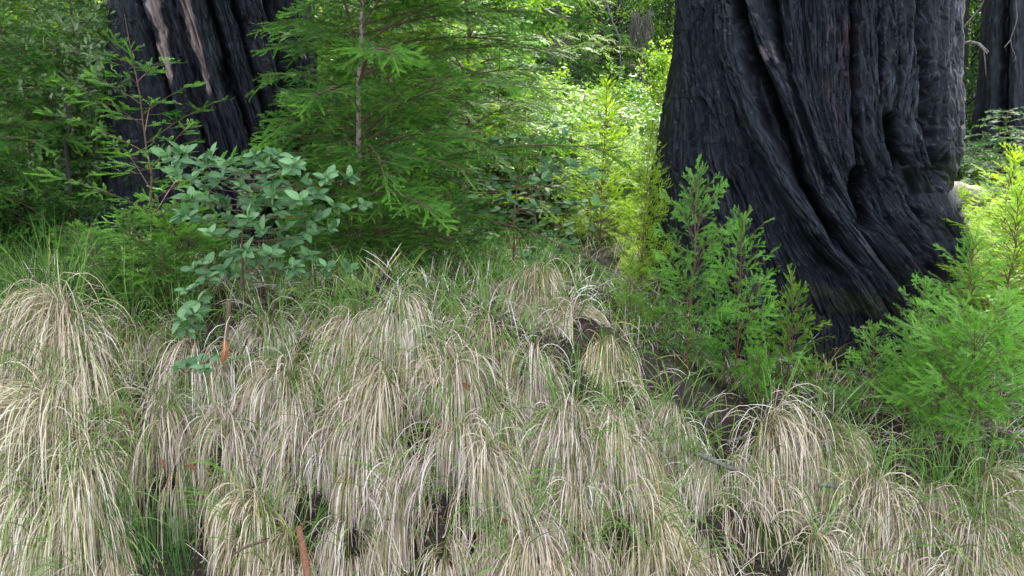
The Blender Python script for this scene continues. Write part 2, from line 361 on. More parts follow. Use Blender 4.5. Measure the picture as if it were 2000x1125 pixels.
    colr = coltest(px, py, s, base_c, back, ck, rid2)
    g = np.stack([s * 2 ** np.round(lev) / 500, py / 500, s * 0], -1)
    t = thing('charred_redwood', label, 'tree', (float(np.interp(.8, ze, (xl + xr) / 2)), cyc, 0))
    V = V - np.array(t.location)
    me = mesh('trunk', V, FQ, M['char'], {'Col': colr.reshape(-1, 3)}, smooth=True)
    ga = me.attributes.new('grain', 'FLOAT_VECTOR', 'POINT'); ga.data.foreach_set('vector', g.reshape(-1, 3).astype(np.float32).ravel())
    obj('trunk', me, t)
    return t

A_ = [(1477, 0), (1500, 76), (1530, 145), (1561, 229), (1584, 306), (1595, 359), (1625, 420), (1680, 500), (1760, 620)]
B_ = [(1448, 0), (1450, 88), (1462, 172), (1485, 248), (1515, 306), (1538, 363), (1569, 413), (1593, 456), (1620, 490), (1658, 530), (1720, 640)]
C_ = [(1366, 0), (1366, 115), (1385, 229), (1393, 325), (1412, 382), (1440, 500), (1480, 620)]
D_ = [(1404, 0), (1408, 115), (1431, 229), (1454, 325), (1485, 401), (1510, 480), (1560, 620)]
E_ = [(1546, 0), (1553, 115), (1565, 191), (1584, 268), (1615, 344), (1660, 420), (1720, 490), (1800, 600)]
F_ = [(1605, 0), (1612, 200), (1640, 330), (1672, 420), (1745, 500), (1825, 610)]
G_ = [(1687, 0), (1691, 153), (1695, 268), (1714, 344), (1745, 420), (1795, 500), (1850, 610)]
H_ = [(1729, 0), (1737, 153), (1724, 229), (1730, 325), (1775, 430), (1830, 540), (1870, 640)]
I_ = [(1767, 0), (1767, 160), (1758, 229), (1775, 306), (1800, 363), (1845, 470), (1890, 640)]
S0_ = [(1340, 0), (1322, 100), (1300, 220), (1285, 330), (1280, 500), (1290, 640)]
Z_ = [(1835, 0), (1838, 200), (1838, 330), (1858, 470), (1900, 640)]
def lane(a, b, k): return [(x0 * (1 - k) + np.interp(y0, [q[1] for q in b], [q[0] for q in b]) * k, y0) for x0, y0 in a]
def colR(px, py, s, c, back, ck, rid):
    w = sstep(.5, .68, fbm(s / 18, py / 60, 2, 3)) * np.exp(-((s - 1635) / 26) ** 2 - ((py - 120) / 85) ** 2)
    c = c + w[..., None] * np.array([.06, .018, .014])
    w = sstep(.55, .7, fbm(s / 7, py / 22, 4, 3)) * np.exp(-((s - 1480) / 12) ** 2 - ((py - 130) / 38) ** 2)
    c = c + w[..., None] * np.array([.30, .23, .25])
    w = sstep(.62, .72, fbm(s / 5, py / 18, 5, 3)) * np.exp(-((s - 1640) / 20) ** 2 - ((py - 125) / 40) ** 2)
    c = c + w[..., None] * np.array([.13, .07, .07])
    w = sstep(.52, .66, fbm(s / 30, py / 30, 1, 3)) * sstep(500, 600, py)       # soil and moss dust low down
    c = c + w[..., None] * np.array([.016, .018, .002])
    w = sstep(.84, .88, fbm(s / 2.5 + 9, py / 6, 7, 2)); return c + w[..., None] * np.array([.05, .05, .055])
tr = trunk('right', 'huge fire-blackened redwood trunk with twisting fluted bark and flared base, nearest on the right', 6.0,
      [(-20, 1333, 1845), (100, 1322, 1845), (200, 1303, 1843), (300, 1288, 1840), (345, 1281, 1826), (365, 1278, 1824), (400, 1274, 1840), (450, 1270, 1852), (500, 1267, 1856), (560, 1262, 1868), (620, 1256, 1885), (700, 1250, 1905), (800, 1240, 1930)],
      [S0_, C_, D_, B_, A_, E_, F_, G_, H_, I_, Z_],
      [(A_, 23, .14), (B_, 25, .16), (C_, 24, .06), (D_, 20, .05), (E_, 20, .06), (F_, 34, .05), (G_, 19, .06), (H_, 20, .05), (I_, 22, .07), (lane(S0_, C_, .45), 20, .04)],
      [(lane(B_, A_, .55)[:8], 8, .20), (lane(A_, E_, .45)[:6], 9, .12), ([(1797, 0), (1797, 115), (1812, 229), (1826, 335)], 18, .55), ([(1664, 0), (1668, 153), (1672, 325)], 5, .09),
       ([(1672, 345), (1672, 385), (1684, 430)], 16, .38), ([(1732, 240), (1742, 320)], 10, .28), ([(1385, 205), (1388, 245)], 9, .08), ([(1592, 470), (1612, 512)], 16, .10), ([(1760, 380), (1800, 430)], 9, .12)], colR, seed=0)
def colL(px, py, s, c, back, ck, rid):
    n_ = 16 * (fbm(s / 9, py / 30, 3, 3) - .5)
    w1 = sstep(10.5, 7, np.abs(px - np.interp(py, [-30, 0, 60, 110, 165], [296, 308, 322, 334, 346]) + n_) / np.interp(py, [0, 90, 165], [1.2, .9, .25])) * sstep(172, 150, py)
    w2 = sstep(10.5, 7, np.abs(px - np.interp(py, [-30, 0, 60, 120, 185], [352, 364, 380, 396, 412]) + n_) / np.interp(py, [0, 90, 185], [1.2, .95, .25])) * sstep(192, 170, py)
    w = np.maximum(w1, w2) * (1 - back) * sstep(.2, .42, ck + .25 * rid)
    c = c + w[..., None] * (np.array([.25, .19, .18]) * (.25 + 1.1 * rid ** 1.5 + .5 * (ck - .5))[..., None])
    w = sstep(.84, .88, fbm(s / 2.5, py / 6, 7, 2)); return c + w[..., None] * np.array([.05, .05, .06])
def Lc(x, k=.24): return [(x, 0), (x + 150 * k, 120), (x + 60 * k * 5 + 6, 260), (x + 118 * 1.0, 420), (x + 150, 520)]
Lg = [[(232, 0), (236, 150), (245, 300), (262, 450)], Lc(262), Lc(300), Lc(342), Lc(385), Lc(430), Lc(480), [(560, 0), (580, 200), (620, 420)]]
tl = trunk('left', 'huge fire-blackened redwood trunk with two strips of bare pinkish wood, on the left', 7.3,
      [(-20, 229, 592), (100, 230, 606), (200, 231, 618), (300, 230, 630), (380, 222, 642), (450, 212, 652), (520, 200, 665)],
      Lg, [(Lc(262), 20, .07), (Lc(300), 20, .06), (Lc(342), 20, .05), (Lc(385), 22, .08), (Lc(430), 20, .05), (Lc(480), 26, .08), (Lc(240), 10, .04)],
      [(Lc(342), 7, .06), (Lc(408), 6, .12), (Lc(282), 5, .07), (Lc(455), 7, .12), ([(530, 0), (545, 100), (560, 240)], 16, .15), ([(440, 130), (448, 185)], 9, .1)], colL, seed=2, ncol=700, nrow=340)
tdist = trunk('far', 'dark charred redwood trunk standing back at the right edge behind a small conifer', 13.0,
      [(-20, 1934, 2120), (100, 1930, 2130), (200, 1922, 2140), (300, 1912, 2155), (360, 1900, 2170), (420, 1890, 2190)],
      [[(1934, 0), (1925, 200), (1910, 400)], [(1980, 0), (1976, 200), (1970, 400)], [(2050, 0), (2060, 400)], [(2120, 0), (2160, 400)]],
      [([(1955, 0), (1942, 400)], 12, .12), ([(1990, 0), (1988, 400)], 15, .15)], [([(1975, 0), (1966, 400)], 5, .22)],
      lambda px, py, s, c, back, ck, rid: c * 1.1, seed=4, ncol=300, nrow=160, top=20)
# ------------------------------------------------------------------ redwood sprays
def make_spray(r, L, ntw, twl, nl, nw, step, age=0.0):
    q = []; tints = []; tw = []
    def axis(p0, ang, ln, droop, n=7):
        t = np.linspace(0, 1, n); a = ang + (-.25 * ang) * t
        dx = np.cos(a); dy = np.sin(a); dd = ln / (n - 1)
        x = p0[0] + np.concatenate([[0], np.cumsum(dx[:-1] * dd)]); y = p0[1] + np.concatenate([[0], np.cumsum(dy[:-1] * dd)])
        z = p0[2] - droop * ln * t ** 2 + .02 * ln * np.sin(t * 5 + r.uniform(0, 6)); return np.stack([x, y, z], -1)
    def needles(pts, ln, bt):
        roll = r.normal(0, .3); bt = bt + r.normal(0, .09)
        n = max(3, int(ln / step)); t = (np.arange(n) + r.uniform(0, 1, n) * .5) / n
        i = t * (len(pts) - 1); i0 = np.minimum(i.astype(int), len(pts) - 2); f = (i - i0)[:, None]
        b = pts[i0] * (1 - f) + pts[i0 + 1] * f; T = nrm(pts[i0 + 1] - pts[i0]); N = nrm(np.stack([-T[:, 1], T[:, 0], 0 * T[:, 0]], -1))
        for sd in (-1, 1):
            an = np.radians(62 - 28 * t + r.normal(0, 7, n)); l = nl * np.clip(.45 + 2.2 * t, 0, 1) * np.clip((1.12 - t) * 2.2, .35, 1) * r.uniform(.8, 1.15, n)
            d = T * np.cos(an)[:, None] + sd * N * np.sin(an)[:, None]; d[:, 2] += roll * sd + r.normal(.05, .08, n); d = nrm(d)
            w = nrm(np.cross(d, np.array([0, 0, 1.]) + r.normal(0, .2, (n, 3)))) * nw / 2
            tip = b + d * l[:, None]; mid = b + d * (l * .45)[:, None]
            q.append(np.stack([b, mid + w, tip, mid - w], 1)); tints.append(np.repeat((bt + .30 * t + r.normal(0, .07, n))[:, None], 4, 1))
    main = axis(np.zeros(3), r.uniform(-.08, .08), L, r.uniform(.1, .28), 9); tw.append((main, np.linspace(.0016, .0006, 9)))
    for k in range(ntw):
        t = .06 + .9 * (k + .5) / ntw; p0 = main[int(t * 8)] * (1 - (t * 8) % 1) + main[min(8, int(t * 8) + 1)] * ((t * 8) % 1)
        sd = 1 if k % 2 else -1; ln = twl * (min(1, .45 + 2.2 * t)) * min(1, (1.1 - t) * 1.5) * r.uniform(.75, 1.15)
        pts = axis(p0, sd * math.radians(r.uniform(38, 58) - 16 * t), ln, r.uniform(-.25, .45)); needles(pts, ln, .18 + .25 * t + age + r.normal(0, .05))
        tw.append((pts[::3], np.linspace(.0009, .0005, 3)))
    needles(main[int(.25 * 8):], L * .8, .42 + age)
    return np.concatenate(q).reshape(-1, 3), np.concatenate(tints).ravel(), tw
RS = np.random.default_rng(5)
SPR = {}
for lod, (step, nw, nl) in {0: (.0036, .0034, .0150), 1: (.0056, .0052, .0185), 2: (.014, .0085, .024)}.items():
    for sz, (L, ntw, twl) in {0: (.13, 4, .075), 1: (.21, 6, .115), 2: (.31, 8, .15)}.items():
        if lod == 2: ntw = max(4, int(ntw * .7))
        SPR[lod, sz] = [make_spray(RS, L, ntw, twl, nl, nw, step) for _ in range(4)]
SZL = [.13, .21, .31]
class Plant:
    def __init__(s, seed, lod=0, tint=0.0): s.r = np.random.default_rng(seed); s.lod = lod; s.tint = tint; s.V = []; s.T = []; s.tw = []; s.stem = []
    def spray(s, p, d, ln, up=None, tint=0.0, roll=0.0):
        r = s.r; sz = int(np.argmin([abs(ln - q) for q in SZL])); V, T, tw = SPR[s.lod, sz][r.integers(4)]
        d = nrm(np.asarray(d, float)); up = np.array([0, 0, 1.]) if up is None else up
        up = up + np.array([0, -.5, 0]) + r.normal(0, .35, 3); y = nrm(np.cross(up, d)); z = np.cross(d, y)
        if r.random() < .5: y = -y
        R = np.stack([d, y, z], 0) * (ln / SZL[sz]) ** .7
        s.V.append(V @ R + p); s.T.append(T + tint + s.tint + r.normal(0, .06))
        if s.lod < 2: s.tw.append((tw[0][0] @ R + p, tw[0][1] * 1.2))
    def branch(s, p, az, el, L, droop=.35, tint=0.0, rad=.004, sp=.055, sub=.30, bare=.15):
        r = s.r; n = 9; t = np.linspace(0, 1, n); e = el - droop * t * 1.6; a = az + r.normal(0, .12) * t
        d = np.stack([np.cos(e) * np.cos(a), np.cos(e) * np.sin(a), np.sin(e)], -1); pts = p + np.concatenate([[np.zeros(3)], np.cumsum(d[:-1] * L / (n - 1), 0)])
        s.tw.append((pts, np.linspace(rad, .0012, n)))
        if L < .2: s.spray(pts[0], d[2], L, tint=tint); return pts
        k = 0; x = bare * L + .02
        while x < L * .93:
            f = x / L; i = min(n - 2, int(f * (n - 1))); q = pts[i] + (pts[i + 1] - pts[i]) * (f * (n - 1) - i)
            sd = 1 if k % 2 else -1; an = math.radians(r.uniform(42, 62)) * sd; T = d[i]
            N = nrm(np.cross([0, 0, 1.], T)); dd = T * math.cos(an) + N * math.sin(an); dd[2] += r.normal(-.02, .12)
            ln = min(sub, .55 * L) * min(1, .55 + 1.2 * f) * min(1, (1.12 - f) * 1.7) * r.uniform(.8, 1.2)
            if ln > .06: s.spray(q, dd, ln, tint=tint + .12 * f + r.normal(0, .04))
            k += 1; x += sp * r.uniform(.7, 1.3)
        s.spray(pts[-2], d[-1], min(.26, L * .45), tint=tint + .16)
        return pts
    def sapling(s, H, nb, blen, el0=.25, el1=.9, lean=(0, 0), z0=.06, rad=.008, azf=None, top=.75, tintg=.1, droop=.35, pw=.8, sp=.055, sub=.3, p0=np.zeros(3)):
        r = s.r; n = 12; t = np.linspace(0, 1, n); w = r.normal(0, .012 * H, (n, 2)).cumsum(0) * .5; w[0] = 0
        st = p0 + np.c_[lean[0] * t ** 1.3 * H + w[:, 0], lean[1] * t ** 1.3 * H + w[:, 1], t * H]; s.stem.append((st, np.linspace(rad, .0015 if H < 2 else rad * .25, n)))
        az = r.uniform(0, 6.28)
        for k in range(nb):
            f = z0 + (1 - z0) * (k + r.uniform(0, .8)) / nb; f = min(f, .985); i = min(n - 2, int(f * (n - 1))); q = st[i] + (st[i + 1] - st[i]) * (f * (n - 1) - i)
            az += 2.4 + r.normal(0, .35); ln = blen * (max(1 - f, 0) ** pw * top + (1 - top) * .6 + .05) * min(1, .6 + 2.5 * f) * r.uniform(.75, 1.2)
            if azf: ln *= azf(az, f)
            if ln < .07: continue
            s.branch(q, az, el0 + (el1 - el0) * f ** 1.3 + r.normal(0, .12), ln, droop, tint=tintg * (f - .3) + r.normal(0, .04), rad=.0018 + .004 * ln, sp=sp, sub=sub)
        s.spray(st[-3], st[-1] - st[-3] + 1e-3, .2, tint=.2)
    def meshes(s, mat, bark, sides=5):
        V = np.concatenate(s.V); n = len(V) // 4; fo = mesh('foliage', V, np.arange(n * 4).reshape(-1, 4), M[mat], {'tint': np.concatenate(s.T).clip(0, 1)})
        v, f = tubes(s.stem, 8); v2, f2 = tubes(s.tw, 4)
        return fo, mesh('stem', v, f, M[bark], smooth=True), mesh('twigs', v2, f2, M['twig'])
def put(ms, name, label, cat, loc, group=None, rz=0, s=1.0, names=('foliage', 'stem', 'twigs')):
    t = thing(name, label, cat, loc, group, rz, s)
    for me, nm in zip(ms, names): obj(nm, me, t)
    return t
def gz(p): return np.array([p[0], p[1], float(ground(p[0], p[1])) - .02])
def at(px, Y):
    q = P(px, 300, Y); q[1] = Y; return gz(q)

GS = 'young redwoods growing round the charred trunks'
# --- big central young redwood in front of the left trunk
pl = Plant(11, 0, .12)
def azc(az, f):
    c = math.cos(az); k = (1.0 + .22 * c) if c > 0 else (1.0 + .74 * c)
    if math.sin(az) > .35: k *= .75
    return k
pl.sapling(3.5, 140, 1.8, .28, .55, (0.0, .0), .04, .019, azc, top=.62, tintg=.05, droop=.42, pw=.55, sp=.055, sub=.33)
c0 = at(692, 5.1)
put(pl.meshes('needle', 'palebark'), 'young_redwood', 'tall dense young redwood with thin pale stem and wide branches, right of the left trunk', 'tree', c0, GS)
pl = Plant(12, 0, .06)
pl.sapling(3.9, 90, 1.5, .1, .6, (.03, .0), .1, .026, lambda az, f: 1 + .1 * math.cos(az), top=.6, tintg=.1, droop=.28, pw=.6, sp=.065)
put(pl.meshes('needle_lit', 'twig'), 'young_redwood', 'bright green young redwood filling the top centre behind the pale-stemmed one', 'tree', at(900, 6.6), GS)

# --- sapling shapes shared by copies
def sap(seed, H, nb, bl, mat, bark, lod=0, tint=0, **k):
    q = Plant(seed, lod, tint); q.sapling(H, nb, bl, **k); return q.meshes(mat, bark)
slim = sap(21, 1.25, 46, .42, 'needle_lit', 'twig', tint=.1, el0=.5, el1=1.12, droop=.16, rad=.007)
bushy = sap(22, 1.05, 40, .55, 'needle_blue', 'redtwig', tint=.3, el0=.5, el1=1.12, droop=.16, rad=.010, sp=.05)
bushy2 = sap(23, .95, 38, .46, 'needle_blue', 'redtwig', tint=.4, el0=.5, el1=1.12, droop=.16, rad=.007)
small = sap(24, .62, 34, .30, 'needle_lit', 'twig', tint=.0, el0=.5, el1=1.12, droop=.16, rad=.004)
low = sap(25, .55, 32, .60, 'needle', 'twig', tint=.34, el0=.5, el1=1.12, droop=.16, rad=.005, top=.5)
low2 = sap(26, .62, 34, .62, 'needle_blue', 'twig', tint=.42, el0=.5, el1=1.12, droop=.16, rad=.005, top=.5)
fern = sap(27, .9, 60, .45, 'needle', 'twig', tint=.12, el0=.35, el1=.95, rad=.006)
tall = sap(28, 1.6, 74, .6, 'needle_lit', 'redtwig', tint=.4, el0=.5, el1=1.12, droop=.16, rad=.009)
def sp_(ms, label, px, Y, top, H, rz=0, name='redwood_sapling', w=1.0, z=None):
    """stand a sapling on the ground at (px, Y) scaled so its tip reaches photo row top"""
    b = at(px, Y); zt = P(px, top, Y)[2]; k = max(.3, (zt - b[2]) / H)
    rz = (rz - 2) * .3
    return put(ms, name, label, 'sapling', b, GS, rz, (k * w, k * w, k))
sp_(tall, 'bright yellow-green redwood sapling in the gap just left of the right trunk', 1178, 6.2, 165, 1.6, .4, w=.9)
sp_(tall, 'yellow-green redwood sapling leaning beside the left edge of the right trunk', 1262, 5.3, 250, 1.6, 2.3, w=.55)
sp_(slim, 'slim yellow-green redwood sapling in front of the right trunk base, leftmost of its row', 1240, 4.2, 500, 1.25, 1.0)
sp_(bushy, 'bushy blue-green redwood sapling with reddish stem in front of the right trunk', 1362, 4.25, 350, 1.05, 0, w=.62)
sp_(bushy2, 'leafy redwood sapling tucked close right of the reddish-stemmed one', 1455, 4.3, 430, .95, 1.7, w=.72)
sp_(small, 'small bright green redwood sapling standing alone before the middle of the right trunk base', 1565, 4.15, 550, .62, .5, w=.72)
sp_(low, 'low green redwood shoot between the two saplings before the right trunk', 1500, 4.0, 700, .55, 2.5, w=.5)
sp_(bushy2, 'slim redwood shoot at the foot of the right trunk, leftmost of the right-hand group', 1735, 3.9, 640, .95, 1.2, w=.95)
sp_(bushy, 'taller open redwood shoot at the foot of the right trunk beside the spreading clump', 1825, 3.95, 565, 1.05, 3.0, w=.75)
sp_(low, 'broad feathery redwood clump hanging over the grass at the right foot of the right trunk', 1880, 3.6, 680, .55, 1.2, w=.66)
sp_(low2, 'low bright redwood branches spreading over the grass near the right edge', 1945, 3.45, 650, .62, 4.0, w=.85)
sp_(bushy2, 'upright green redwood sapling right of the trunk foot at the right edge', 1915, 4.4, 470, .95, 3.1, w=1.0)
sp_(tall, 'sunlit yellow redwood sapling at the right edge beside the fallen log', 1965, 5.3, 300, 1.6, 4.4, w=1.1)
sp_(slim, 'pale sunlit redwood sapling half cut by the right edge of the picture', 2010, 4.6, 380, 1.25, 2.0, w=1.2)
sp_(tall, 'broad sunlit yellow-green redwood sapling filling the right edge above the low branches', 1990, 4.9, 350, 1.6, 3.0, w=1.3)
sp_(tall, 'sunlit redwood sapling between the trunk foot and the right edge, behind the upright green one', 1925, 5.8, 430, 1.6, 1.0, w=1.4)
sp_(slim, 'short sunlit redwood shoot behind the trunk foot left of the right edge', 1895, 6.8, 360, 1.25, 5.0, w=1.0)
sp_(fern, 'dark green redwood sapling low in front of the left trunk', 245, 4.1, 415, .9, .0, w=1.2)
sp_(fern, 'dull green redwood sapling right of the broken stake under the tanoak', 590, 4.5, 400, .9, 2.0, w=1.3)
sp_(low, 'dark low redwood clump between the left trunk and the tanoak', 330, 4.3, 440, .55, 3.0, w=1.3)
sp_(fern, 'dark low redwood clump under the leftmost young redwood', 130, 4.7, 440, .9, 5.0, w=1.9)
sp_(fern, 'green redwood sapling with low boughs under the pale-stemmed redwood', 740, 4.6, 400, .9, 1.0, w=1.7)
sp_(fern, 'green redwood sapling with boughs brushing the grass left of the centre tanoak', 870, 4.75, 370, .9, 4.0, w=1.6)
sp_(fern, 'leafy redwood sapling hiding the lower stem of the tall pale-stemmed redwood', 672, 4.8, 300, .9, 2.6, w=1.25)
sp_(fern, 'dark redwood sapling on the crest behind the leftmost grass tussocks', 165, 3.95, 455, .9, 2.2, w=1.3)
sp_(fern, 'dark redwood sapling on the crest just left of the tanoak bush', 300, 3.95, 480, .9, 3.6, w=1.3)
# slender open sapling in front of the left edge of the left trunk
pl = Plant(31, 0, .22)
pl.sapling(1.95, 22, .75, .45, .95, (-.05, 0), .15, .008, lambda az, f: 1.0 if f < .85 else .3, top=.8, droop=.15, pw=.9, sp=.075, sub=.22)
b = at(285, 4.3); put(pl.meshes('needle', 'twig'), 'redwood_sapling', 'slender open redwood sapling with a bare leader in front of the left trunk edge', 'sapling', b, GS, .3, (1, 1, (P(240, 30, 4.3)[2] - b[2]) / 1.95))
# left background redwoods
lt = sap(41, 2.9, 100, 1.25, 'needle', 'twig', lod=1, tint=.04, el0=.05, el1=.5, rad=.018, top=.6, pw=.6, sp=.08)
for px, Yy, rz, s_, lb in [(60, 6.4, 0, .58, 'dark green young redwood at the left edge beside the left trunk'), (175, 7.2, 2.0, 1.0, 'young redwood close behind the left edge of the left trunk'),
                      (-60, 5.2, 1.0, .8, 'low young redwood cut by the left edge of the picture'), (640, 8.6, 3.0, 1.2, 'shaded redwood behind the left trunk'),
                      (820, 8.8, 5.0, 1.35, 'taller redwood behind the two young redwoods in the top centre'),
                      (775, 6.7, 1.6, .95, 'shaded young redwood just behind the pale-stemmed one'), (985, 7.5, 2.6, .72, 'half-hidden young redwood behind the centre tanoak'), (600, 6.6, 2.2, .45, 'low shaded redwood against the foot of the left trunk')]:
    put(lt, 'young_redwood', lb, 'tree', at(px, Yy), GS, (rz - 2) * .35, s_)
# sprig growing on the trunk, and the two dead brown sprays
pl = Plant(51, 0, .2); s0 = np.zeros(3); pl.stem.append((np.array([[0, 0, 0], [0, -.05, .06], [0, -.07, .12]]), np.array([.003, .002, .001])))
for az, el, ln in [(-.4, .6, .26), (-2.6, .8, .2), (-1.5, 1.2, .2), (-.9, .1, .24), (-1.9, .3, .16)]: pl.branch(np.array([0, -.03, .04]), az, el, ln, .3)
put(pl.meshes('needle', 'twig'), 'redwood_sprig', 'small green sprig sprouting from the lower right of the blackened trunk', 'sprig', P(1768, 580, 4.93), s=.8)
# ------------------------------------------------------------------ broad leaves
def leafgeo(L, Wd, fold=.25, droop=.25):
    ts = np.array([0, .18, .42, .68, .88, 1.0]); w = np.array([.03, .62, 1, .86, .45, .02]) * Wd / 2; x = ts * L; z = -droop * L * ts ** 2
    V = np.concatenate([np.stack([x, w * k, z + np.abs(w * k) * fold], -1) for k in (-1, 0, 1)]); n = len(ts); i = np.arange(n - 1)
    return V, np.concatenate([np.stack([i + a * n, i + 1 + a * n, i + 1 + (a + 1) * n, i + (a + 1) * n], -1) for a in (0, 1)])
def leaves(pos, d, up, size, r, tint, geo, mat, name='leaves', smooth=True):
    V, Fq = geo; n = len(pos); d = nrm(d); y = nrm(np.cross(up, d)); z = np.cross(d, y); R = np.stack([d, y, z], 1) * size[:, None, None]
    VV = np.einsum('vk,nkj->nvj', V, R) + pos[:, None]; FF = Fq[None] + (np.arange(n) * len(V))[:, None, None]
    return mesh(name, VV.reshape(-1, 3), FF.reshape(-1, Fq.shape[1]), M[mat], {'tint': np.repeat(np.clip(tint, 0, 1), len(V)), 'across': np.tile(np.repeat([-1., 0, 1.], len(V) // 3), n) if len(V) % 3 == 0 else np.zeros(n * len(V))}, smooth)
BIG = leafgeo(.072, .036)
# midrib for the tanoak leaves
_n = M['broad'].node_tree; _a = nd(_n, 'Attribute', attribute_name='across'); _m = nd(_n, 'Math', operation='ABSOLUTE'); _n.links.new(_a.outputs['Fac'], _m.inputs[0])
_r = ramp(_n, _m.outputs[0], [(0, (.35, .42, .22)), (.10, (0, 0, 0))]); _add = nd(_n, 'MixRGB', blend_type='ADD'); _add.inputs[0].default_value = .35
_p = _n.nodes['Principled BSDF']; _l = _p.inputs['Base Color'].links[0].from_socket; _n.links.new(_l, _add.inputs[1]); _n.links.new(_r, _add.inputs[2]); _n.links.new(_add.outputs[0], _p.inputs['Base Color'])
def tanoak(label, base, tips, Yr, seed, names=('leaves', 'stem'), size=1.0, whorl=(6, 10), hub=None, rad=.007):
    r = np.random.default_rng(seed); base = np.array(base, float); paths = []; pos = []; d = []; up = []; ti = []; sz = []
    tp = np.array([P(x, y, r.uniform(*Yr)) for x, y in tips]); hubs = [P(*h) for h in hub]
    allh = [base] + hubs; paths.append((np.array(allh), np.linspace(rad, rad * .35, len(allh))))
    sp = np.array(allh); dense = np.concatenate([sp[i] + (sp[i + 1] - sp[i]) * np.linspace(0, 1, 12)[:, None] for i in range(len(sp) - 1)])
    for k in range(len(tp)):
        dist = np.linalg.norm(dense - tp[k], axis=1) + 3 * np.maximum(0, dense[:, 2] - tp[k][2] + .04); q = dense[np.argmin(dist)]
        t = np.linspace(0, 1, 6)[:, None]; ln = np.linalg.norm(tp[k] - q); pts = q + (tp[k] - q) * t + np.array([0, 0, -1]) * .12 * ln * (t * (1 - t)) * 2 + r.normal(0, .006, (6, 3)) * t * (1 - t) * 4
        paths.append((pts, np.linspace(.0028, .0012, 6))); D = nrm(pts[-1] - pts[-2])
        nl = r.integers(*whorl)
        for j in range(nl):
            a = j * 2.4 + r.uniform(0, .6); out = np.array([math.cos(a), math.sin(a), 0]); f = j / nl
            dd = out * 1.0 + D * .5 + np.array([0, -.1, .45 * f - .1]) + r.normal(0, .32, 3) * [1, 1, 1.5]
            pos.append(pts[-1] - D * .035 * (1 - f) + 0 * out); d.append(dd); up.append(np.array([0, -.75, .8]) + r.normal(0, .42, 3)); ti.append(r.uniform(.25, .75) + .25 * f); sz.append(r.uniform(.5, 1.1) * size)
        for j in range(int(ln / .045)):
            f = (j + .5) / (ln / .045)
            if f < .35: continue
            q2 = pts[0] + (pts[-1] - pts[0]) * f; i = f * 5; q2 = pts[int(i)] * (1 - i % 1) + pts[min(5, int(i) + 1)] * (i % 1); a = j * 2.4 + r.uniform(0, 1)
            pos.append(q2); d.append(np.array([math.cos(a), math.sin(a), .1]) + D * .6 + r.normal(0, .2, 3)); up.append(np.array([0, -.7, .8]) + r.normal(0, .45, 3)); ti.append(r.uniform(.1, .55)); sz.append(r.uniform(.6, 1.1) * size)
    pos = np.array(pos) - base
    t = thing('tanoak_shrub', label, 'shrub', base)
    obj('leaves', leaves(pos, np.array(d), np.array(up), np.array(sz), r, np.array(ti), BIG, 'broad'), t)
    v, f = tubes([(p_ - base, q) for p_, q in paths], 6); obj('stem', mesh('stem', v, f, M['twig'], smooth=True), t)
    return t
tipsL = [(322, 302), (350, 296), (395, 318), (372, 345), (440, 312), (498, 300), (545, 300), (578, 318), (600, 350), (642, 348), (684, 348), (712, 398), (660, 402), (620, 428), (560, 332), (520, 352), (470, 362), (430, 396), (400, 388),
         (352, 420), (410, 455), (450, 492), (480, 488), (530, 495), (566, 470), (604, 450), (640, 520), (684, 524), (485, 425), (542, 415), (500, 395), (590, 390), (420, 350), (460, 335), (520, 322), (622, 380), (575, 520), (435, 520), (470, 530),
         (540, 378), (480, 380), (445, 425), (390, 425), (555, 445), (515, 450), (650, 445), (605, 500), (340, 340), (410, 300), (365, 385)]
tanoak('blue-green broad-leaved tanoak bush growing in front of the left trunk', G(478, 590), tipsL, (3.3, 4.05), 3, hub=[(474, 540, 3.75), (472, 470, 3.72), (478, 400, 3.7), (500, 340, 3.7)], size=1.0, whorl=(8, 14))
tanoak('low drooping broad-leaved shoot hanging over the grass left of the broken stake', G(395, 600), [(372, 520), (360, 566), (392, 505), (352, 625), (375, 615), (365, 645), (410, 540), (385, 590)], (3.3, 3.55), 4, hub=[(398, 560, 3.5), (405, 520, 3.5)], size=1.0, whorl=(5, 8), rad=.004)
tanoak('small broad-leaved seedling lying on the straw below the broken stake', G(368, 735), [(362, 700), (385, 706), (340, 720), (400, 716), (425, 690)], (3.05, 3.2), 5, hub=[(370, 725, 3.15), (380, 712, 3.13)], size=.8, whorl=(4, 6), rad=.003)
tipsC = [(905, 490), (935, 500), (960, 470), (925, 330), (945, 290), (975, 270), (1010, 262), (1050, 280), (1085, 240), (1110, 262), (1120, 320), (1085, 330), (1060, 350), (1130, 360), (1160, 345), (1100, 390), (1140, 395), (1175, 400), (1155, 440), (1120, 470),
         (1060, 480), (1030, 500), (985, 330), (1010, 310), (955, 360), (930, 385), (985, 385), (1020, 400), (1050, 400), (900, 430), (940, 430), (1080, 430), (1035, 345), (1000, 350), (970, 410), (1065, 310), (1110, 435), (1085, 490), (880, 395), (1180, 330)]
tanoak('broad-leaved tanoak sapling on a thin dark stem in the middle of the picture', G(1001, 545), tipsC, (4.4, 5.1), 6, hub=[(1004, 480, 4.7), (1003, 420, 4.7), (1012, 350, 4.7), (1030, 290, 4.7)], size=1.05, whorl=(3, 6), rad=.009)

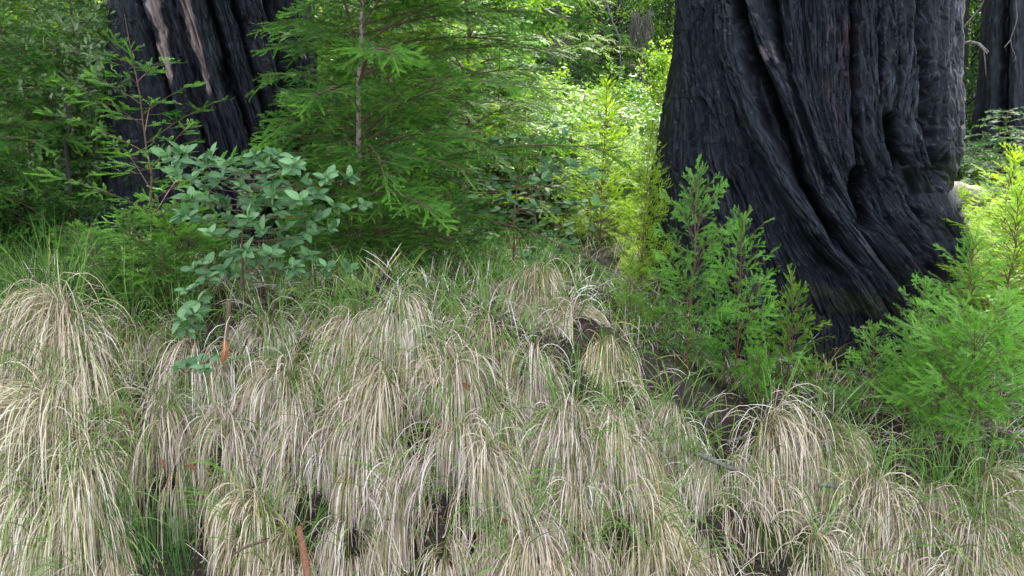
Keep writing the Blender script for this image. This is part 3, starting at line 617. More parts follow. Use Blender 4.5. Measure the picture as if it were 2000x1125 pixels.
# ------------------------------------------------------------------ small-leaved shrubs and background trees
SM = leafgeo(.040, .019, .2, .2)
SMV = SM
def diamond(L, Wd): return np.array([[0, 0, 0], [L * .45, Wd / 2, .05 * L], [L, 0, -.06 * L], [L * .45, -Wd / 2, .05 * L]]), np.array([[0, 1, 2, 3]])
def shrub(seed, H, R, nsh, nl, geo, mat, size=1.0, bark='twig', rad=.006, up=.35, inner=.35):
    """shoots fan out from the base into a dome; leaves along the outer part of each"""
    r = np.random.default_rng(seed); pos = []; d = []; paths = []; tint = []
    nm = 9; mains = []
    for k in range(nm):
        a = k * 2.4 + r.uniform(-.3, .3); e = r.uniform(.75, 1.45); ln = H * r.uniform(.7, 1.0)
        t = np.linspace(0, 1, 7)[:, None]; D = np.array([math.cos(a) * math.cos(e) * R / H * 1.6, math.sin(a) * math.cos(e) * R / H * 1.6, math.sin(e)])
        pts = D * ln * t + r.normal(0, .03 * H, (7, 3)) * t; mains.append(pts); paths.append((pts, np.linspace(rad, rad * .3, 7)))
    for k in range(nsh):
        mpt = mains[r.integers(nm)]; f = r.uniform(.15, 1) ** .8 * 5.99; q = mpt[int(f)] * (1 - f % 1) + mpt[int(f) + 1] * (f % 1)
        a = r.uniform(0, 6.28); e = r.uniform(-.15, 1.1); D = np.array([math.cos(a) * math.cos(e), math.sin(a) * math.cos(e), math.sin(e)]); ln = R * r.uniform(.25, .62)
        t = np.linspace(0, 1, 5); pts = q + D * ln * t[:, None]; pts[:, 2] -= .22 * ln * t ** 2; pts[:, 2] = np.maximum(pts[:, 2], .03)
        if k % 3 == 0: paths.append((pts, np.linspace(rad * .25, rad * .1, 5)))
        f = r.uniform(inner, 1, nl) * 3.99; i = f.astype(int); b = pts[i] * (1 - (f - i))[:, None] + pts[i + 1] * (f - i)[:, None] + r.normal(0, ln * .055, (nl, 3))
        pos.append(b); dd = nrm(r.normal(0, 1, (nl, 3))) + D * .5; dd[:, 2] = dd[:, 2] * .5 + up * .3; d.append(dd); bt = r.uniform(.15, .7); tint.append(bt + .2 * (f / 4) + r.normal(0, .12, nl))
    pos = np.concatenate(pos); d = np.concatenate(d); tint = np.concatenate(tint); N = len(pos); pos[:, 2] = np.maximum(pos[:, 2], .01)
    U = np.array([0, 0, 1.]) + r.normal(0, .45, (N, 3)); lf = leaves(pos, d, U, r.uniform(.6, 1.3, N) * size, r, tint, geo, mat, 'foliage', smooth=False)
    v, f = tubes(paths, 5); return lf, mesh('stem', v, f, M[bark], smooth=True)
D4 = diamond(.045, .022); D5 = diamond(.036, .016)
shA = shrub(61, 1.5, .9, 420, 34, D4, 'shrub'); shB = shrub(62, 1.2, .8, 380, 34, D4, 'pale'); shC = shrub(63, 1.7, .9, 420, 36, D4, 'forest_lit'); shD = shrub(64, 1.3, .8, 380, 34, D4, 'forest')
GB = 'leafy shrubs in the gap behind the trunks'
def shr(ms, label, px, Yy, top, H, rz=0, w=1.0, group=GB, name='leafy_shrub', cat='shrub', n=('foliage', 'stem')):
    b = at(px, Yy); k = (P(px, top, Yy)[2] - b[2]) / H; return put(ms, name, label, cat, b, group, rz, (k * w, k * w, k), n)
shr(shA, 'sunlit glossy shrub directly behind the centre tanoak sapling', 1040, 7.6, 225, 1.5, 0, 1.1)
shr(shB, 'pale glossy shrub right of the centre tanoak sapling, behind the yellow sapling', 1130, 8.3, 205, 1.2, 1, 1.2)
shr(shC, 'bright green shrub between the top centre redwood and the gap', 1000, 8.8, 110, 1.7, 2, 1.0)
shr(shA, 'glossy shrub against the upper left edge of the right trunk', 1275, 8.6, 190, 1.5, 3, 1.1)
shr(shB, 'whitish shrub low beside the left edge of the right trunk', 1235, 7.4, 275, 1.2, 4, 1.0)
shr(shA, 'sunny shrub in the middle of the gap, second row back', 1160, 10.5, 155, 1.5, 5, 1.3)
shr(shC, 'yellow-green shrub at the far left of the gap, second row back', 1060, 11.0, 125, 1.7, .5, 1.1)
shr(shA, 'sunny shrub at the right of the gap, second row back', 1260, 11.0, 160, 1.5, 1.5, 1.3)
shr(shD, 'dark green shrub behind the top centre redwood', 930, 9.6, 60, 1.3, 2.5, .8)
shr(shC, 'tall light green shrub against the right trunk edge near the top', 1325, 9.8, 20, 1.7, 3.3, .6)
# left side
shr(shB, 'pale white-green leafy shrub in the top left corner', 70, 6.9, -10, 1.2, 0, .8, 'leafy shrubs left of the left trunk')  # pale leaf colour stands in for sun blocked by the canopy
shr(shD, 'dark leafy shrub low at the left edge', 20, 5.2, 320, 1.3, 2, 1.2, 'leafy shrubs left of the left trunk')
shr(shD, 'dark leafy shrub behind the leftmost young redwood', 150, 8.8, 20, 1.3, 4, .9, 'leafy shrubs left of the left trunk')
shr(shC, 'light green shrub high in the top left, behind the pale one', 10, 9.8, -40, 1.7, 4, .9, 'leafy shrubs left of the left trunk')
shr(shA, 'mid green shrub close to the left side of the left trunk, near its base', 190, 8.4, 200, 1.5, 5, .9, 'leafy shrubs left of the left trunk')
# right side
shr(shD, 'dark green shrub in the gap between the right trunk and the far trunk', 1880, 11.0, 250, 1.3, 0, 1.0, 'shrubs right of the right trunk')
shr(shC, 'fine light green shrub behind the fallen log', 1910, 12.4, 310, 1.7, 1, 1.3, 'shrubs right of the right trunk')
shr(shC, 'yellow-green low shrub at the near end of the fallen log', 1960, 8.2, 390, 1.7, 2, 1.2, 'shrubs right of the right trunk')
shr(shA, 'small bright shrub right of the fallen log', 1975, 8.6, 360, 1.5, 3, 1.2, 'shrubs right of the right trunk')

# far trees: trunk, crown of many leaves in clumps
def ftree(seed, H, R, mat, ncl=150, nl=70, geo=None, z0=.12, trunkr=.09):
    r = np.random.default_rng(seed); zc = H * r.uniform(z0, 1, ncl); rr = R * np.sqrt(np.clip(1.05 - (zc / H), .08, 1)) * r.uniform(.3, 1, ncl) ** .6; a = r.uniform(0, 6.28, ncl)
    c = np.stack([rr * np.cos(a), rr * np.sin(a), zc], -1); pos = (c[:, None] + r.normal(0, 1, (ncl, nl, 3)) * np.array([.26, .26, .15]) * R * .55).reshape(-1, 3)
    pos[:, 2] = np.maximum(pos[:, 2], .05); N = len(pos); d = r.normal(0, 1, (N, 3)); d[:, 2] = d[:, 2] * .4 - .25
    ti = np.repeat(r.uniform(.1, .75, ncl), nl) + r.normal(0, .12, N); U = np.array([0, 0, 1.]) + r.normal(0, .5, (N, 3))
    cr = leaves(pos, d, U, r.uniform(.6, 1.3, N), r, ti, geo, mat, 'crown', False)
    br = [(np.array([[0, 0, q[2] - .3 * math.hypot(q[0], q[1])], q * np.array([.5, .5, 1]) - [0, 0, .1], q]), np.array([.02, .012, .005])) for q in c[::4]]
    t = np.linspace(0, 1, 9); st = np.c_[r.normal(0, .04, 9).cumsum(), r.normal(0, .04, 9).cumsum(), t * H - .2]; v, f = tubes([(st, trunkr * (1 - .8 * t))] + br, 7)
    return cr, mesh('trunk', v, f, M['darkbark'], smooth=True)
D8 = diamond(.10, .035); D9 = diamond(.085, .045)
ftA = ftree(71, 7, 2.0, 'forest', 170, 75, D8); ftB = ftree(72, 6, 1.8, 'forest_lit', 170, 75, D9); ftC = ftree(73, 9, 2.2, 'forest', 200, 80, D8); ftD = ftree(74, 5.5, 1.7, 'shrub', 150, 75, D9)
GF = 'trees on the slope behind'
far = [(ftB, 1080, 14, .8, 'light green tree on the slope left of the gap, near the dark stem'), (ftA, 1200, 15.5, 1.0, 'dark green tree on the slope in the middle of the gap'), (ftB, 1295, 15, .75, 'light green tree on the slope by the right trunk edge'),
       (ftC, 1130, 19, 1.1, 'tall dark tree far back in the gap, left one'), (ftA, 1260, 20, 1.2, 'tall dark tree far back in the gap, right one'), (ftB, 1190, 24, 1.3, 'sunny tree farthest back in the gap'), (ftD, 1340, 22, 1.2, 'glossy tree far back behind the right trunk edge'),
       (ftA, 960, 13, 1.0, 'dark tree behind the top centre redwood'), (ftD, 840, 15, 1.1, 'glossy tree behind the two young redwoods'), (ftC, 720, 17, 1.0, 'tall tree behind the pale-stemmed redwood'), (ftB, 560, 14, 1.1, 'light tree hidden behind the left trunk'),
       (ftA, 200, 12, .9, 'dark tree behind the left edge of the left trunk'), (ftB, 90, 13, .9, 'light green tree at the back of the top left corner'), (ftD, -20, 12, 1.0, 'glossy tree at the top left edge'), (ftC, 20, 18, 1.2, 'tall dark tree far back at the left edge'), (ftA, 320, 18, 1.2, 'dark tree far back left of the left trunk'),
       (ftA, 1880, 15, .95, 'shaded dark green tree in the gap right of the right trunk'), (ftB, 1885, 19, 1.2, 'sunny tree far back in the gap right of the right trunk'), (ftC, 1800, 22, 1.2, 'tall tree far back behind the right trunk'), (ftD, 1990, 18, 1.1, 'glossy tree behind the far dark trunk'),
       (ftA, 2100, 15, 1.1, 'dark tree beyond the far dark trunk'), (ftC, 1950, 26, 1.4, 'farthest tall tree at the right edge'), (ftC, 1060, 28, 1.5, 'farthest tall tree left of the gap'), (ftA, 1500, 16, 1.2, 'dark tree behind the right trunk'), (ftC, 1650, 20, 1.3, 'tall dark tree behind the right trunk'), (ftB, 480, 22, 1.5, 'far light tree behind the left trunk')]
for i, (ms, px, Yy, s_, lb) in enumerate(far):
    put(ms, 'forest_tree', lb, 'tree', at(px, Yy), GF, i * 1.3, s_, ('crown', 'trunk'))
# far-off wood on the hillside, one mass
def woodmass():
    r = np.random.default_rng(80); ncl = 2600; x = r.uniform(-45, 45, ncl); y = r.uniform(23, 58, ncl); z = ground(x, y) + r.uniform(0, 5, ncl); nl = 34
    c = np.stack([x, y, z], -1); pos = (c[:, None] + r.normal(0, 1, (ncl, nl, 3)) * [.8, .8, .5]).reshape(-1, 3); N = len(pos); d = r.normal(0, 1, (N, 3)); d[:, 2] -= .3
    return leaves(pos, d, np.array([0, 0, 1.]) + r.normal(0, .5, (N, 3)), r.uniform(.6, 1.4, N), r, np.repeat(r.uniform(.1, .9, ncl), nl) + r.normal(0, .1, N), diamond(.38, .22), 'forest_lit', 'wood', False)
tag(obj('hillside_wood', woodmass()), 'dense green wood covering the hillside far behind the trunks', 'woodland', kind='stuff')

# ------------------------------------------------------------------ small conifer by the far trunk, bare stems, log
sc = Plant(91, 1, -.12); sc.sapling(1.7, 44, 1.2, .1, .4, z0=.08, rad=.014, top=.75, droop=.3, pw=.8, sp=.09)
b = at(1962, 9.8); put(sc.meshes('needle_blue', 'twig'), 'small_conifer', 'small dark conifer in front of the far charred trunk', 'tree', b, None, 0, (P(1962, 212, 9.8)[2] - b[2]) / 1.7)
def stick(name, label, cat, pts, rad, mat, seed=0, sides=8, extra=None, group=None):
    pts = np.array(pts, float); t = np.linspace(0, 1, len(pts)); tt = np.linspace(0, 1, max(8, 5 * len(pts)))
    pp = np.stack([np.interp(tt, t, pts[:, k]) for k in range(3)], -1); r = np.random.default_rng(seed)
    ln = np.linalg.norm(pts[-1] - pts[0]); pp += r.normal(0, .004 * ln, pp.shape); rr = np.interp(tt, np.linspace(0, 1, len(rad)), rad)
    base = pp[0].copy(); V, Fq = solidtube(pp - base, rr, sides, seed)
    o = obj(name, mesh(name, V, Fq, M[mat], smooth=True), None, base); tag(o, label, cat, group)
    if extra:
        pth = [(np.array(e_) - base, np.linspace(q, q * .4, len(e_))) for e_, q in extra]; v, f = tubes(pth, 6); obj('side_branch', mesh('side_branch', v, f, M[mat], smooth=True), o)
    return o
g0 = at(1212, 12.5)
stick('bare_branch', 'pale bare curving stem hanging in the middle of the gap', 'branch', [P(1214, 152, 12.5), P(1212, 120, 12.5), P(1208, 70, 12.5), P(1195, 40, 12.6), P(1186, 10, 12.7), P(1178, -40, 12.8)], [.012, .016, .020], 'greybark', 1,
      extra=[([P(1200, 52, 12.5), P(1186, 56, 12.4), P(1176, 80, 12.3)], .008), ([P(1187, 12, 12.6), P(1174, 22, 12.5), P(1176, 45, 12.4)], .008)])
stick('leaning_tree', 'dark leaning tree stem at the top left of the gap', 'tree', [at(1072, 12) - [0, 0, .1], P(1076, 50, 12), P(1084, 5, 12), P(1092, -60, 12)], [.10, .075, .06], 'darkbark', 2)
stick('charred_tree', 'black charred trunk at the top of the gap behind the bare stem', 'tree', [at(1192, 17) - [0, 0, .2], P(1192, 20, 17), P(1190, -80, 17)], [.26, .24, .2], 'darkbark', 3, 14)
stick('charred_tree', 'thin black trunk at the top of the gap next to the right trunk', 'tree', [at(1303, 18) - [0, 0, .2], P(1303, 5, 18), P(1303, -80, 18)], [.16, .13, .12], 'darkbark', 4, 12)
stick('slender_tree', 'thin dark trunk just right of the big right trunk', 'tree', [at(1846, 11) - [0, 0, .1], P(1850, 200, 11), P(1856, 80, 11), P(1862, -60, 11)], [.055, .05, .04, .04], 'darkbark', 5)
stick('slender_tree', 'pale thin trunk right of the thin dark trunk with an arching limb', 'tree', [at(1850, 11.5) - [0, 0, .1], P(1862, 100, 11.5), P(1876, 60, 11.5), P(1880, -50, 11.5)], [.035, .03, .03], 'greybark', 6,
      extra=[([P(1858, 112, 11.4), P(1872, 88, 11.2), P(1895, 82, 11), P(1912, 86, 11), P(1930, 102, 11)], .035), ([P(1908, 84, 11), P(1928, 105, 10.9)], .02), ([P(1866, 70, 11.4), P(1895, 40, 11.2), P(1915, 15, 11), P(1930, -20, 11)], .016), ([P(1920, 92, 11), P(1924, 120, 10.9), P(1926, 150, 10.9)], .01)])
stick('hanging_twig', 'pale bare twig hanging before the far charred trunk', 'branch', [P(1984, -20, 11.6), P(1986, 40, 11.6), P(1974, 78, 11.6), P(1978, 96, 11.6), P(1984, 112, 11.6), P(1980, 120, 11.6)], [.007, .006, .004], 'greybark', 7, extra=[([P(1974, 78, 11.6), P(1962, 92, 11.5), P(1966, 100, 11.5)], .007)])
stick('dead_tree', 'pale dead stem rising through the shrubs at the top left', 'tree', [at(122, 6.9) - [0, 0, .05], P(128, 240, 6.9), P(120, 150, 6.9), P(108, 90, 6.9), P(92, 60, 6.9)], [.03, .025, .02, .012], 'greybark', 8, extra=[([P(118, 130, 6.9), P(104, 100, 6.8), P(94, 78, 6.8)], .012)])
stick('crooked_tree', 'dark crooked sapling stem among the left redwoods', 'tree', [at(128, 5.6), P(128, 280, 5.6), P(140, 235, 5.6), P(125, 190, 5.6), P(122, 150, 5.6)], [.014, .011, .008], 'darkbark', 9)
stick('burnt_stub', 'short burnt stub standing in the bright grass behind the centre tanoak', 'stump', [G(1040, 478), P(1040, 455, 7.2), P(1041, 430, 7.2)], [.04, .03, .025], 'redtwig', 10)
# tangle of grey dead twigs
def tangle(cx, cy, Yy, w, h, n, label, seed):
    r = np.random.default_rng(seed); c = P(cx, cy, Yy); kx = Yy / F; ps = []
    for k in range(n):
        a = c + np.array([r.uniform(-w, w), r.uniform(-1, 1) * w * .5, r.uniform(-.2, 1) * h]) * np.array([kx, kx, kx]); ln = r.uniform(.4, 1) * h * kx
        t = np.linspace(0, 1, 7); pp = a + np.c_[np.sin(t * 3 + r.uniform(0, 6)) * w * kx * .25, np.cos(t * 3 + r.uniform(0, 6)) * w * kx * .2, -t * ln * 1.2]; ps.append((pp, np.linspace(.007, .003, 7)))
    g = at(cx, Yy); ps.append((np.array([g, (g + c) / 2 + [.05, 0, 0], c]), np.array([.03, .02, .012]))); v, f = tubes([(q - g, w_) for q, w_ in ps], 4)
    tag(obj('dead_twig_tangle', mesh('dead_twig_tangle', v, f, M['greybark']), None, g), label, 'dead shrub')
tangle(1252, 60, 13.0, 20, 40, 110, 'grey tangle of dead twigs at the top right of the gap', 1)
tangle(1100, 78, 10.0, 16, 18, 50, 'whitish tangle of dead twigs left of the gap beside the top centre redwood', 2)
tangle(1035, 385, 6.4, 30, 30, 34, 'thin whitish dead twigs among the centre tanoak leaves', 3)
# fallen log
lg = [P(1790, 372, 9.6), P(1850, 374, 9.5), P(1905, 384, 9.3), P(1945, 392, 9.2)]
stick('fallen_log', 'pale brown fallen log lying in the sun right of the right trunk', 'log', lg, [.15, .15, .13, .11], 'palebark', 12, 16)
# ------------------------------------------------------------------ grass
STRAW = np.array([.95, .81, .755]); YELL = np.array([.50, .44, .17]); GREEN = np.array([.075, .17, .025]); DULL = np.array([.30, .24, .17])
def blades(root, d, L, g, W_, r, nseg=9, off=None, col0=None, col1=None, collide=True, twist=.6):
    n = len(root); p = root.copy(); d = nrm(d); pts = [p.copy()]; seg = (L / nseg)[:, None]
    off = r.uniform(.004, .05, n) if off is None else off
    for k in range(nseg):
        p = p + d * seg
        if collide: h = ground(p[:, 0], p[:, 1]) + off; p[:, 2] = np.maximum(p[:, 2], h)
        pts.append(p.copy()); d = d * np.array([.88, .90, 1]) + np.c_[r.normal(0, .03, n), r.normal(0, .03, n), -g * L / nseg]; d = nrm(d)
    C = np.stack(pts, 1); T = nrm(np.gradient(C, axis=1)); vdir = nrm(CAM - C); rn = r.normal(0, twist, (n, 1, 3))
    S = nrm(np.cross(T, vdir + rn)); t = np.linspace(0, 1, nseg + 1); w = np.sin(np.clip(.25 + t * .9, 0, 1.14) * math.pi / 1.15) ** .6; w[-1] = .05
    S = S * (W_[:, None] * w[None] / 2)[..., None]; V = np.stack([C - S, C + S], 2).reshape(-1, 3)
    i = (np.arange(n) * (nseg + 1) * 2)[:, None] + (np.arange(nseg) * 2)[None]; Fq = np.stack([i, i + 1, i + 3, i + 2], -1).reshape(-1, 4)
    bad = np.zeros(n, bool)
    for z_, rr_ in BARE:
        for f_ in (.35, .7, 1.0): bad |= np.linalg.norm(C[:, int(f_ * nseg)] - z_, axis=1) < rr_
    keep = ~bad | (r.random(n) < .06); V = V.reshape(n, -1, 3)[keep].reshape(-1, 3); Fq = Fq[:int(keep.sum()) * nseg]; col0 = col0[keep]; col1 = col1[keep]
    col = col0[:, None] * (1 - t)[None, :, None] + col1[:, None] * t[None, :, None]; col = np.repeat(col[:, :, None], 2, 2).reshape(-1, 3)
    return V, Fq, col
BARE = [(G(x_, y_), r_ * 4.1 / F) for x_, y_, r_ in [(830, 890, 48), (860, 1045, 55), (1440, 1085, 70), (1555, 1095, 50), (320, 990, 40), (612, 1015, 40), (1215, 1095, 45), (1400, 760, 80), (1330, 745, 60), (1165, 645, 45), (1460, 855, 32), (700, 1095, 40), (235, 945, 20), (1390, 912, 34), (1595, 956, 28), (616, 1080, 44), (440, 660, 60), (440, 610, 50), (950, 1085, 34), (1100, 700, 30), (1500, 780, 50), (560, 640, 25), (190, 740, 22), (1240, 730, 40)]]
def jit(c, n, r, a=.12, b=.05): return np.clip(c * (1 + r.normal(0, a, (n, 1))) + r.normal(0, b * c.mean(), (n, 3)), .004, .95)
def tussock(px, py, size, lean, straw, green, label, seed, drape=1.0, thin=1.0, dens=1.0):
    r = np.random.default_rng(1000 + seed); size = size * r.uniform(.78, 1.3); lean = lean + r.normal(0, .3); drape = drape * r.uniform(.8, 1.35); tone = r.uniform(.72, 1.08); hue = np.array([1, r.uniform(.93, 1.02), r.uniform(.82, 1.06)]) * tone; c = G(px, py, .08 * size); n = int(720 * dens * size)
    nk = int(18 * size) + 6; lk = r.integers(0, nk, n); la = r.uniform(0, 2 * math.pi, nk); lL = r.uniform(.55, 1.25, nk); lg = r.uniform(.8, 1.3, nk); lu = r.uniform(.1, .95, nk)
    a = la[lk] + r.normal(0, .22, n); rad = .085 * size * np.sqrt(r.random(n)); q = np.c_[c[0] + rad * np.cos(a), c[1] + rad * np.sin(a) * .8, np.zeros(n)]
    q[:, 2] = ground(q[:, 0], q[:, 1]) + .01
    d = np.c_[np.cos(a) * .42 + lean * .35, np.sin(a) * .45 - .6 * drape, lu[lk] * (.6 if py < 700 else .85)] + r.normal(0, .17, (n, 3))
    L = lL[lk] * r.uniform(.24, .58, n) * (1.05 if py > 650 else 1.2) * (.55 + .45 * size) * (.75 + .25 * drape); g = lg[lk] * r.uniform(12, 20, n) / (.5 + .5 * size)
    k = r.random(n)[:, None]; straw = straw * .55 + .4; base = np.where(k < straw, STRAW, np.where(k < straw + .2 * (1 - straw), YELL, DULL * .9 + GREEN * .3)) * hue * np.where(r.random((n, 1)) < .27, .3, 1)
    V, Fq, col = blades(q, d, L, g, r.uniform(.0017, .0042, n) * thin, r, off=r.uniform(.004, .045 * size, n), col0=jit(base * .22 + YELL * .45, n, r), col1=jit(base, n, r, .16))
    t = thing('grass_tussock', label, 'grass tussock', c, 'drooping grass tussocks on the bank')
    obj('dry_blades', mesh('dry_blades', V - c, Fq, M['grass'], {'Col': col}), t)
    m = int(48 * green * size) + 5; a = r.uniform(0, 2 * math.pi, m); rad = .08 * size * np.sqrt(r.random(m)); q = np.c_[c[0] + rad * np.cos(a), c[1] + rad * np.sin(a), np.zeros(m)]; q[:, 2] = ground(q[:, 0], q[:, 1]) + .03
    d = np.c_[np.cos(a) * .6 + lean * .2, np.sin(a) * .5 - .2, r.uniform(.8, 1.8, m)] + r.normal(0, .2, (m, 3))
    V, Fq, col = blades(q, d, r.uniform(.16, .42, m) * (.6 + .4 * size), r.uniform(3, 8.5, m), r.uniform(.002, .0042, m), r, col0=jit(GREEN, m, r, .25), col1=jit(GREEN * 1.35 + YELL * .1, m, r, .25))
    obj('green_blades', mesh('green_blades', V - c, Fq, M['grass'], {'Col': col}), t)
for k, (px, py, sz, ln, st, gr, lb) in enumerate(TUS): tussock(px, py, sz, ln, st, gr, lb, k)

# dark green rushes at the bottom left
def rushes():
    r = np.random.default_rng(7); c = G(290, 1100); n = 260; q = np.c_[c[0] + r.uniform(-.22, .22, n), c[1] + r.uniform(-.10, .16, n), np.zeros(n)]; q[:, 2] = ground(q[:, 0], q[:, 1])
    V, Fq, col = blades(q, np.c_[r.normal(0, .22, n), r.normal(-.05, .15, n), np.ones(n)], r.uniform(.14, .34, n), r.uniform(.3, 2.5, n), r.uniform(.002, .004, n), r, col0=jit(GREEN * np.array([.5, .6, .9]), n, r, .2), col1=jit(GREEN * np.array([.8, .9, 1.2]), n, r, .2))
    o = obj('rush_clump', mesh('rush_clump', V - c, Fq, M['grass'], {'Col': col}), None, c); tag(o, 'dark green upright rushes at the bottom left between straw tussocks', 'rushes')
rushes()
# loose grass everywhere: one object
def loose(name, n, box, Lr, wr, colf, g, seed, upz=(.5, 1.6), label=None, spread=.8, cam=.2):
    r = np.random.default_rng(seed); x = r.uniform(box[0], box[1], n); y = r.uniform(box[2], box[3], n)
    keep = fbm(x * 1.9, y * 1.9, 4, 3) > r.uniform(.25, .6, n); x, y = x[keep], y[keep]; n = len(x); q = np.c_[x, y, ground(x, y)]
    d = np.c_[r.normal(0, spread, n), r.normal(-cam, spread, n), r.uniform(*upz, n)]
    c0, c1 = colf(n, r); V, Fq, col = blades(q, d, r.uniform(*Lr, n), r.uniform(*g, n), r.uniform(*wr, n), r, nseg=6, col0=c0, col1=c1)
    tag(obj(name, mesh(name, V, Fq, M['grass'], {'Col': col})), label, 'grass', kind='stuff')
CG = 1.0
def cg(n, r):
    k = r.random((n, 1)) * CG; c = np.where(k < .62, GREEN, np.where(k < .8, YELL * .8, STRAW * .8)); return jit(c, n, r, .25), jit(c * 1.2, n, r, .25)
def cs(n, r):
    k = r.random((n, 1)); c = np.where(k < .5, STRAW * .85, np.where(k < .75, DULL, YELL * .7)); return jit(c, n, r, .2), jit(c, n, r, .2)
loose('loose_green_grass', 3200, (-3.4, 5.0, 2.3, 4.4), (.08, .26), (.0018, .0038), cg, (2, 9), 1, label='thin green grass blades scattered between the tussocks of the bank')
loose('loose_dry_grass', 8000, (-3.4, 5.0, 2.3, 4.8), (.06, .28), (.0012, .0030), cs, (4, 11), 2, label='fine dry grass stalks scattered between the tussocks of the bank', cam=.5)
loose('meadow_grass', 26000, (-3.6, 1.9, 4.0, 8.5), (.06, .2), (.003, .006), cg, (2, 8), 3, label='green and straw grass on the level ground behind the bank')
loose('sunlit_grass', 19000, (1.6, 9, 4.6, 13.0), (.2, .45), (.005, .010), cg, (1, 6), 4, label='sunny grass on the level ground right of the right trunk')
loose('back_grass', 16000, (-2, 3.2, 7.5, 13.0), (.2, .45), (.005, .010), cs, (1, 6), 5, label='sunlit pale grass under the shrubs behind the gap')
# tall grass at left crest
CG = .6; GREEN = GREEN * .75
loose('tall_green_grass', 1500, (-3.2, -1.6, 3.7, 4.8), (.2, .5), (.002, .004), cg, (1.5, 5), 6, label='tall loose green grass on the crest at the left edge', spread=.4)
# litter: dead needles, twigs and leaves
def litter():
    r = np.random.default_rng(17); n = 48000; x = r.uniform(-3.2, 4.5, n); y = r.uniform(2.3, 5.0, n); z = ground(x, y) + r.uniform(.002, .014, n); a = r.uniform(0, 6.28, n)
    d = np.c_[np.cos(a), np.sin(a), r.normal(0, .25, n)]; e = .05; nz = nrm(np.c_[-(ground(x + e, y) - z) / e, -(ground(x, y + e) - z) / e, np.ones(n)]) + r.normal(0, .25, (n, 3))
    k = r.random((n, 1)); c = np.where(k < .45, [.11, .055, .045], np.where(k < .75, [.22, .13, .10], np.where(k < .93, [.05, .03, .025], [.32, .25, .2])))
    d = nrm(d); yv = nrm(np.cross(nz, d)); L = r.uniform(.01, .045, n)[:, None]; w = r.uniform(.0012, .006, n)[:, None]; p0 = np.c_[x, y, z]
    V = np.stack([p0, p0 + d * L * .5 + yv * w, p0 + d * L, p0 + d * L * .5 - yv * w], 1).reshape(-1, 3)
    tag(obj('leaf_litter', mesh('leaf_litter', V, np.arange(4 * n).reshape(-1, 4), M['grass'], {'Col': np.repeat(jit(c, n, r, .2), 4, 0)})), 'brown dead needles, twigs and bark bits lying on the soil', 'leaf litter', kind='stuff')
litter()
def moss():
    r = np.random.default_rng(27); P_ = []
    for px, py, sx, sy, n in [(1440, 1085, .20, .10, 5200), (1560, 1105, .16, .08, 2500), (330, 970, .18, .10, 3000), (600, 1010, .16, .10, 3000), (940, 1075, .10, .06, 1800), (850, 1080, .12, .08, 2000), (1190, 1100, .14, .08, 2200), (230, 960, .10, .08, 1500), (820, 1120, .2, .1, 1500)]:
        c = G(px, py); P_.append(np.c_[c[0] + r.normal(0, sx * .6, n), c[1] + r.normal(0, sy * .8, n)])
    q = np.concatenate(P_); n = len(q); q = np.c_[q, ground(q[:, 0], q[:, 1])]; c = jit(np.array([.10, .15, .012]), n, r, .35)
    V, Fq, col = blades(q, np.c_[r.normal(0, .7, n), r.normal(-.3, .7, n), np.ones(n)], r.uniform(.006, .022, n), r.uniform(0, 10, n), r.uniform(.003, .007, n), r, nseg=2, col0=c * .6, col1=c * 1.2, collide=False)
    tag(obj('moss', mesh('moss', V, Fq, M['grass'], {'Col': col})), 'bright yellow-green moss cushions on the lower bank', 'moss', kind='stuff')
moss()

# ------------------------------------------------------------------ sticks and dead leaves on the bank
def Gl(px, py, l=.03): q = G(px, py, l); return q + [0, 0, l]
def lift(a, k, h): return [q + np.array([0, -k, h]) for q in a]
stick('grey_stick', 'weathered grey stick lying on the bank, the longer one', 'stick', lift([Gl(1345, 895), Gl(1385, 912), Gl(1432, 932)], .13, .07), [.010, .013, .010], 'greybark', 21)
stick('wood_piece', 'short pale grey piece of wood stuck in the straw below the bright tussock', 'stick', lift([Gl(1572, 955), Gl(1592, 952), Gl(1615, 962)], .15, .08), [.009, .013, .007], 'greybark', 22)
stick('grey_stub', 'short grey broken stick on the litter above the longer grey stick', 'stick', lift([Gl(1412, 872), Gl(1452, 862)], .07, .05), [.007, .009], 'greybark', 23)
stick('red_stick', 'thick red-brown peeled stick at the bottom edge', 'stick', lift([Gl(606, 1036), Gl(616, 1080), Gl(624, 1130)], .17, .10), [.012, .015, .013], 'redtwig', 24, 10)
q0 = G(441, 700) + np.array([0, -.13, 0]); a0 = P(436, 706, q0[1] - .02); a1 = P(446, 588, q0[1] + .06)
st_ = stick('broken_stake', 'broken weathered stake standing on the crest with an orange splintered lower end', 'stake', [a0, P(438, 680, q0[1]), P(444, 640, q0[1] + .03), a1], [.011, .011, .009, .010], 'twig', 25, 9)
M['orange'] = barkmat('splintered_orange_wood', (.16, .045, .015), (.45, .17, .06), (80, 80, 40))
v, f = solidtube(np.array([P(434, 712, q0[1] - .04), P(437, 698, q0[1] - .04), P(441, 684, q0[1] - .035), P(440, 668, q0[1] - .02)]) - a0 if False else np.array([P(434, 712, q0[1] - .04), P(437, 698, q0[1] - .04), P(441, 684, q0[1] - .035), P(440, 668, q0[1] - .02)]) - np.array(st_.location), np.array([.004, .015, .017, .010]), 7, 3, .3)
obj('splintered_end', mesh('splintered_end', v, f, M['orange']), st_)
stick('curved_twig', 'thin pale curved twig arching over the litter left of the right trunk', 'twig', [Gl(1088, 670), P(1120, 655, 3.85), P(1150, 645, 3.85), Gl(1182, 636)], [.004, .006, .004], 'greybark', 26)
stick('dark_twig', 'thin dark twig across the bottom left of the red-brown stick', 'twig', lift([Gl(480, 1085), Gl(510, 1068), Gl(545, 1058)], .14, .08), [.003, .006, .004], 'twig', 27)
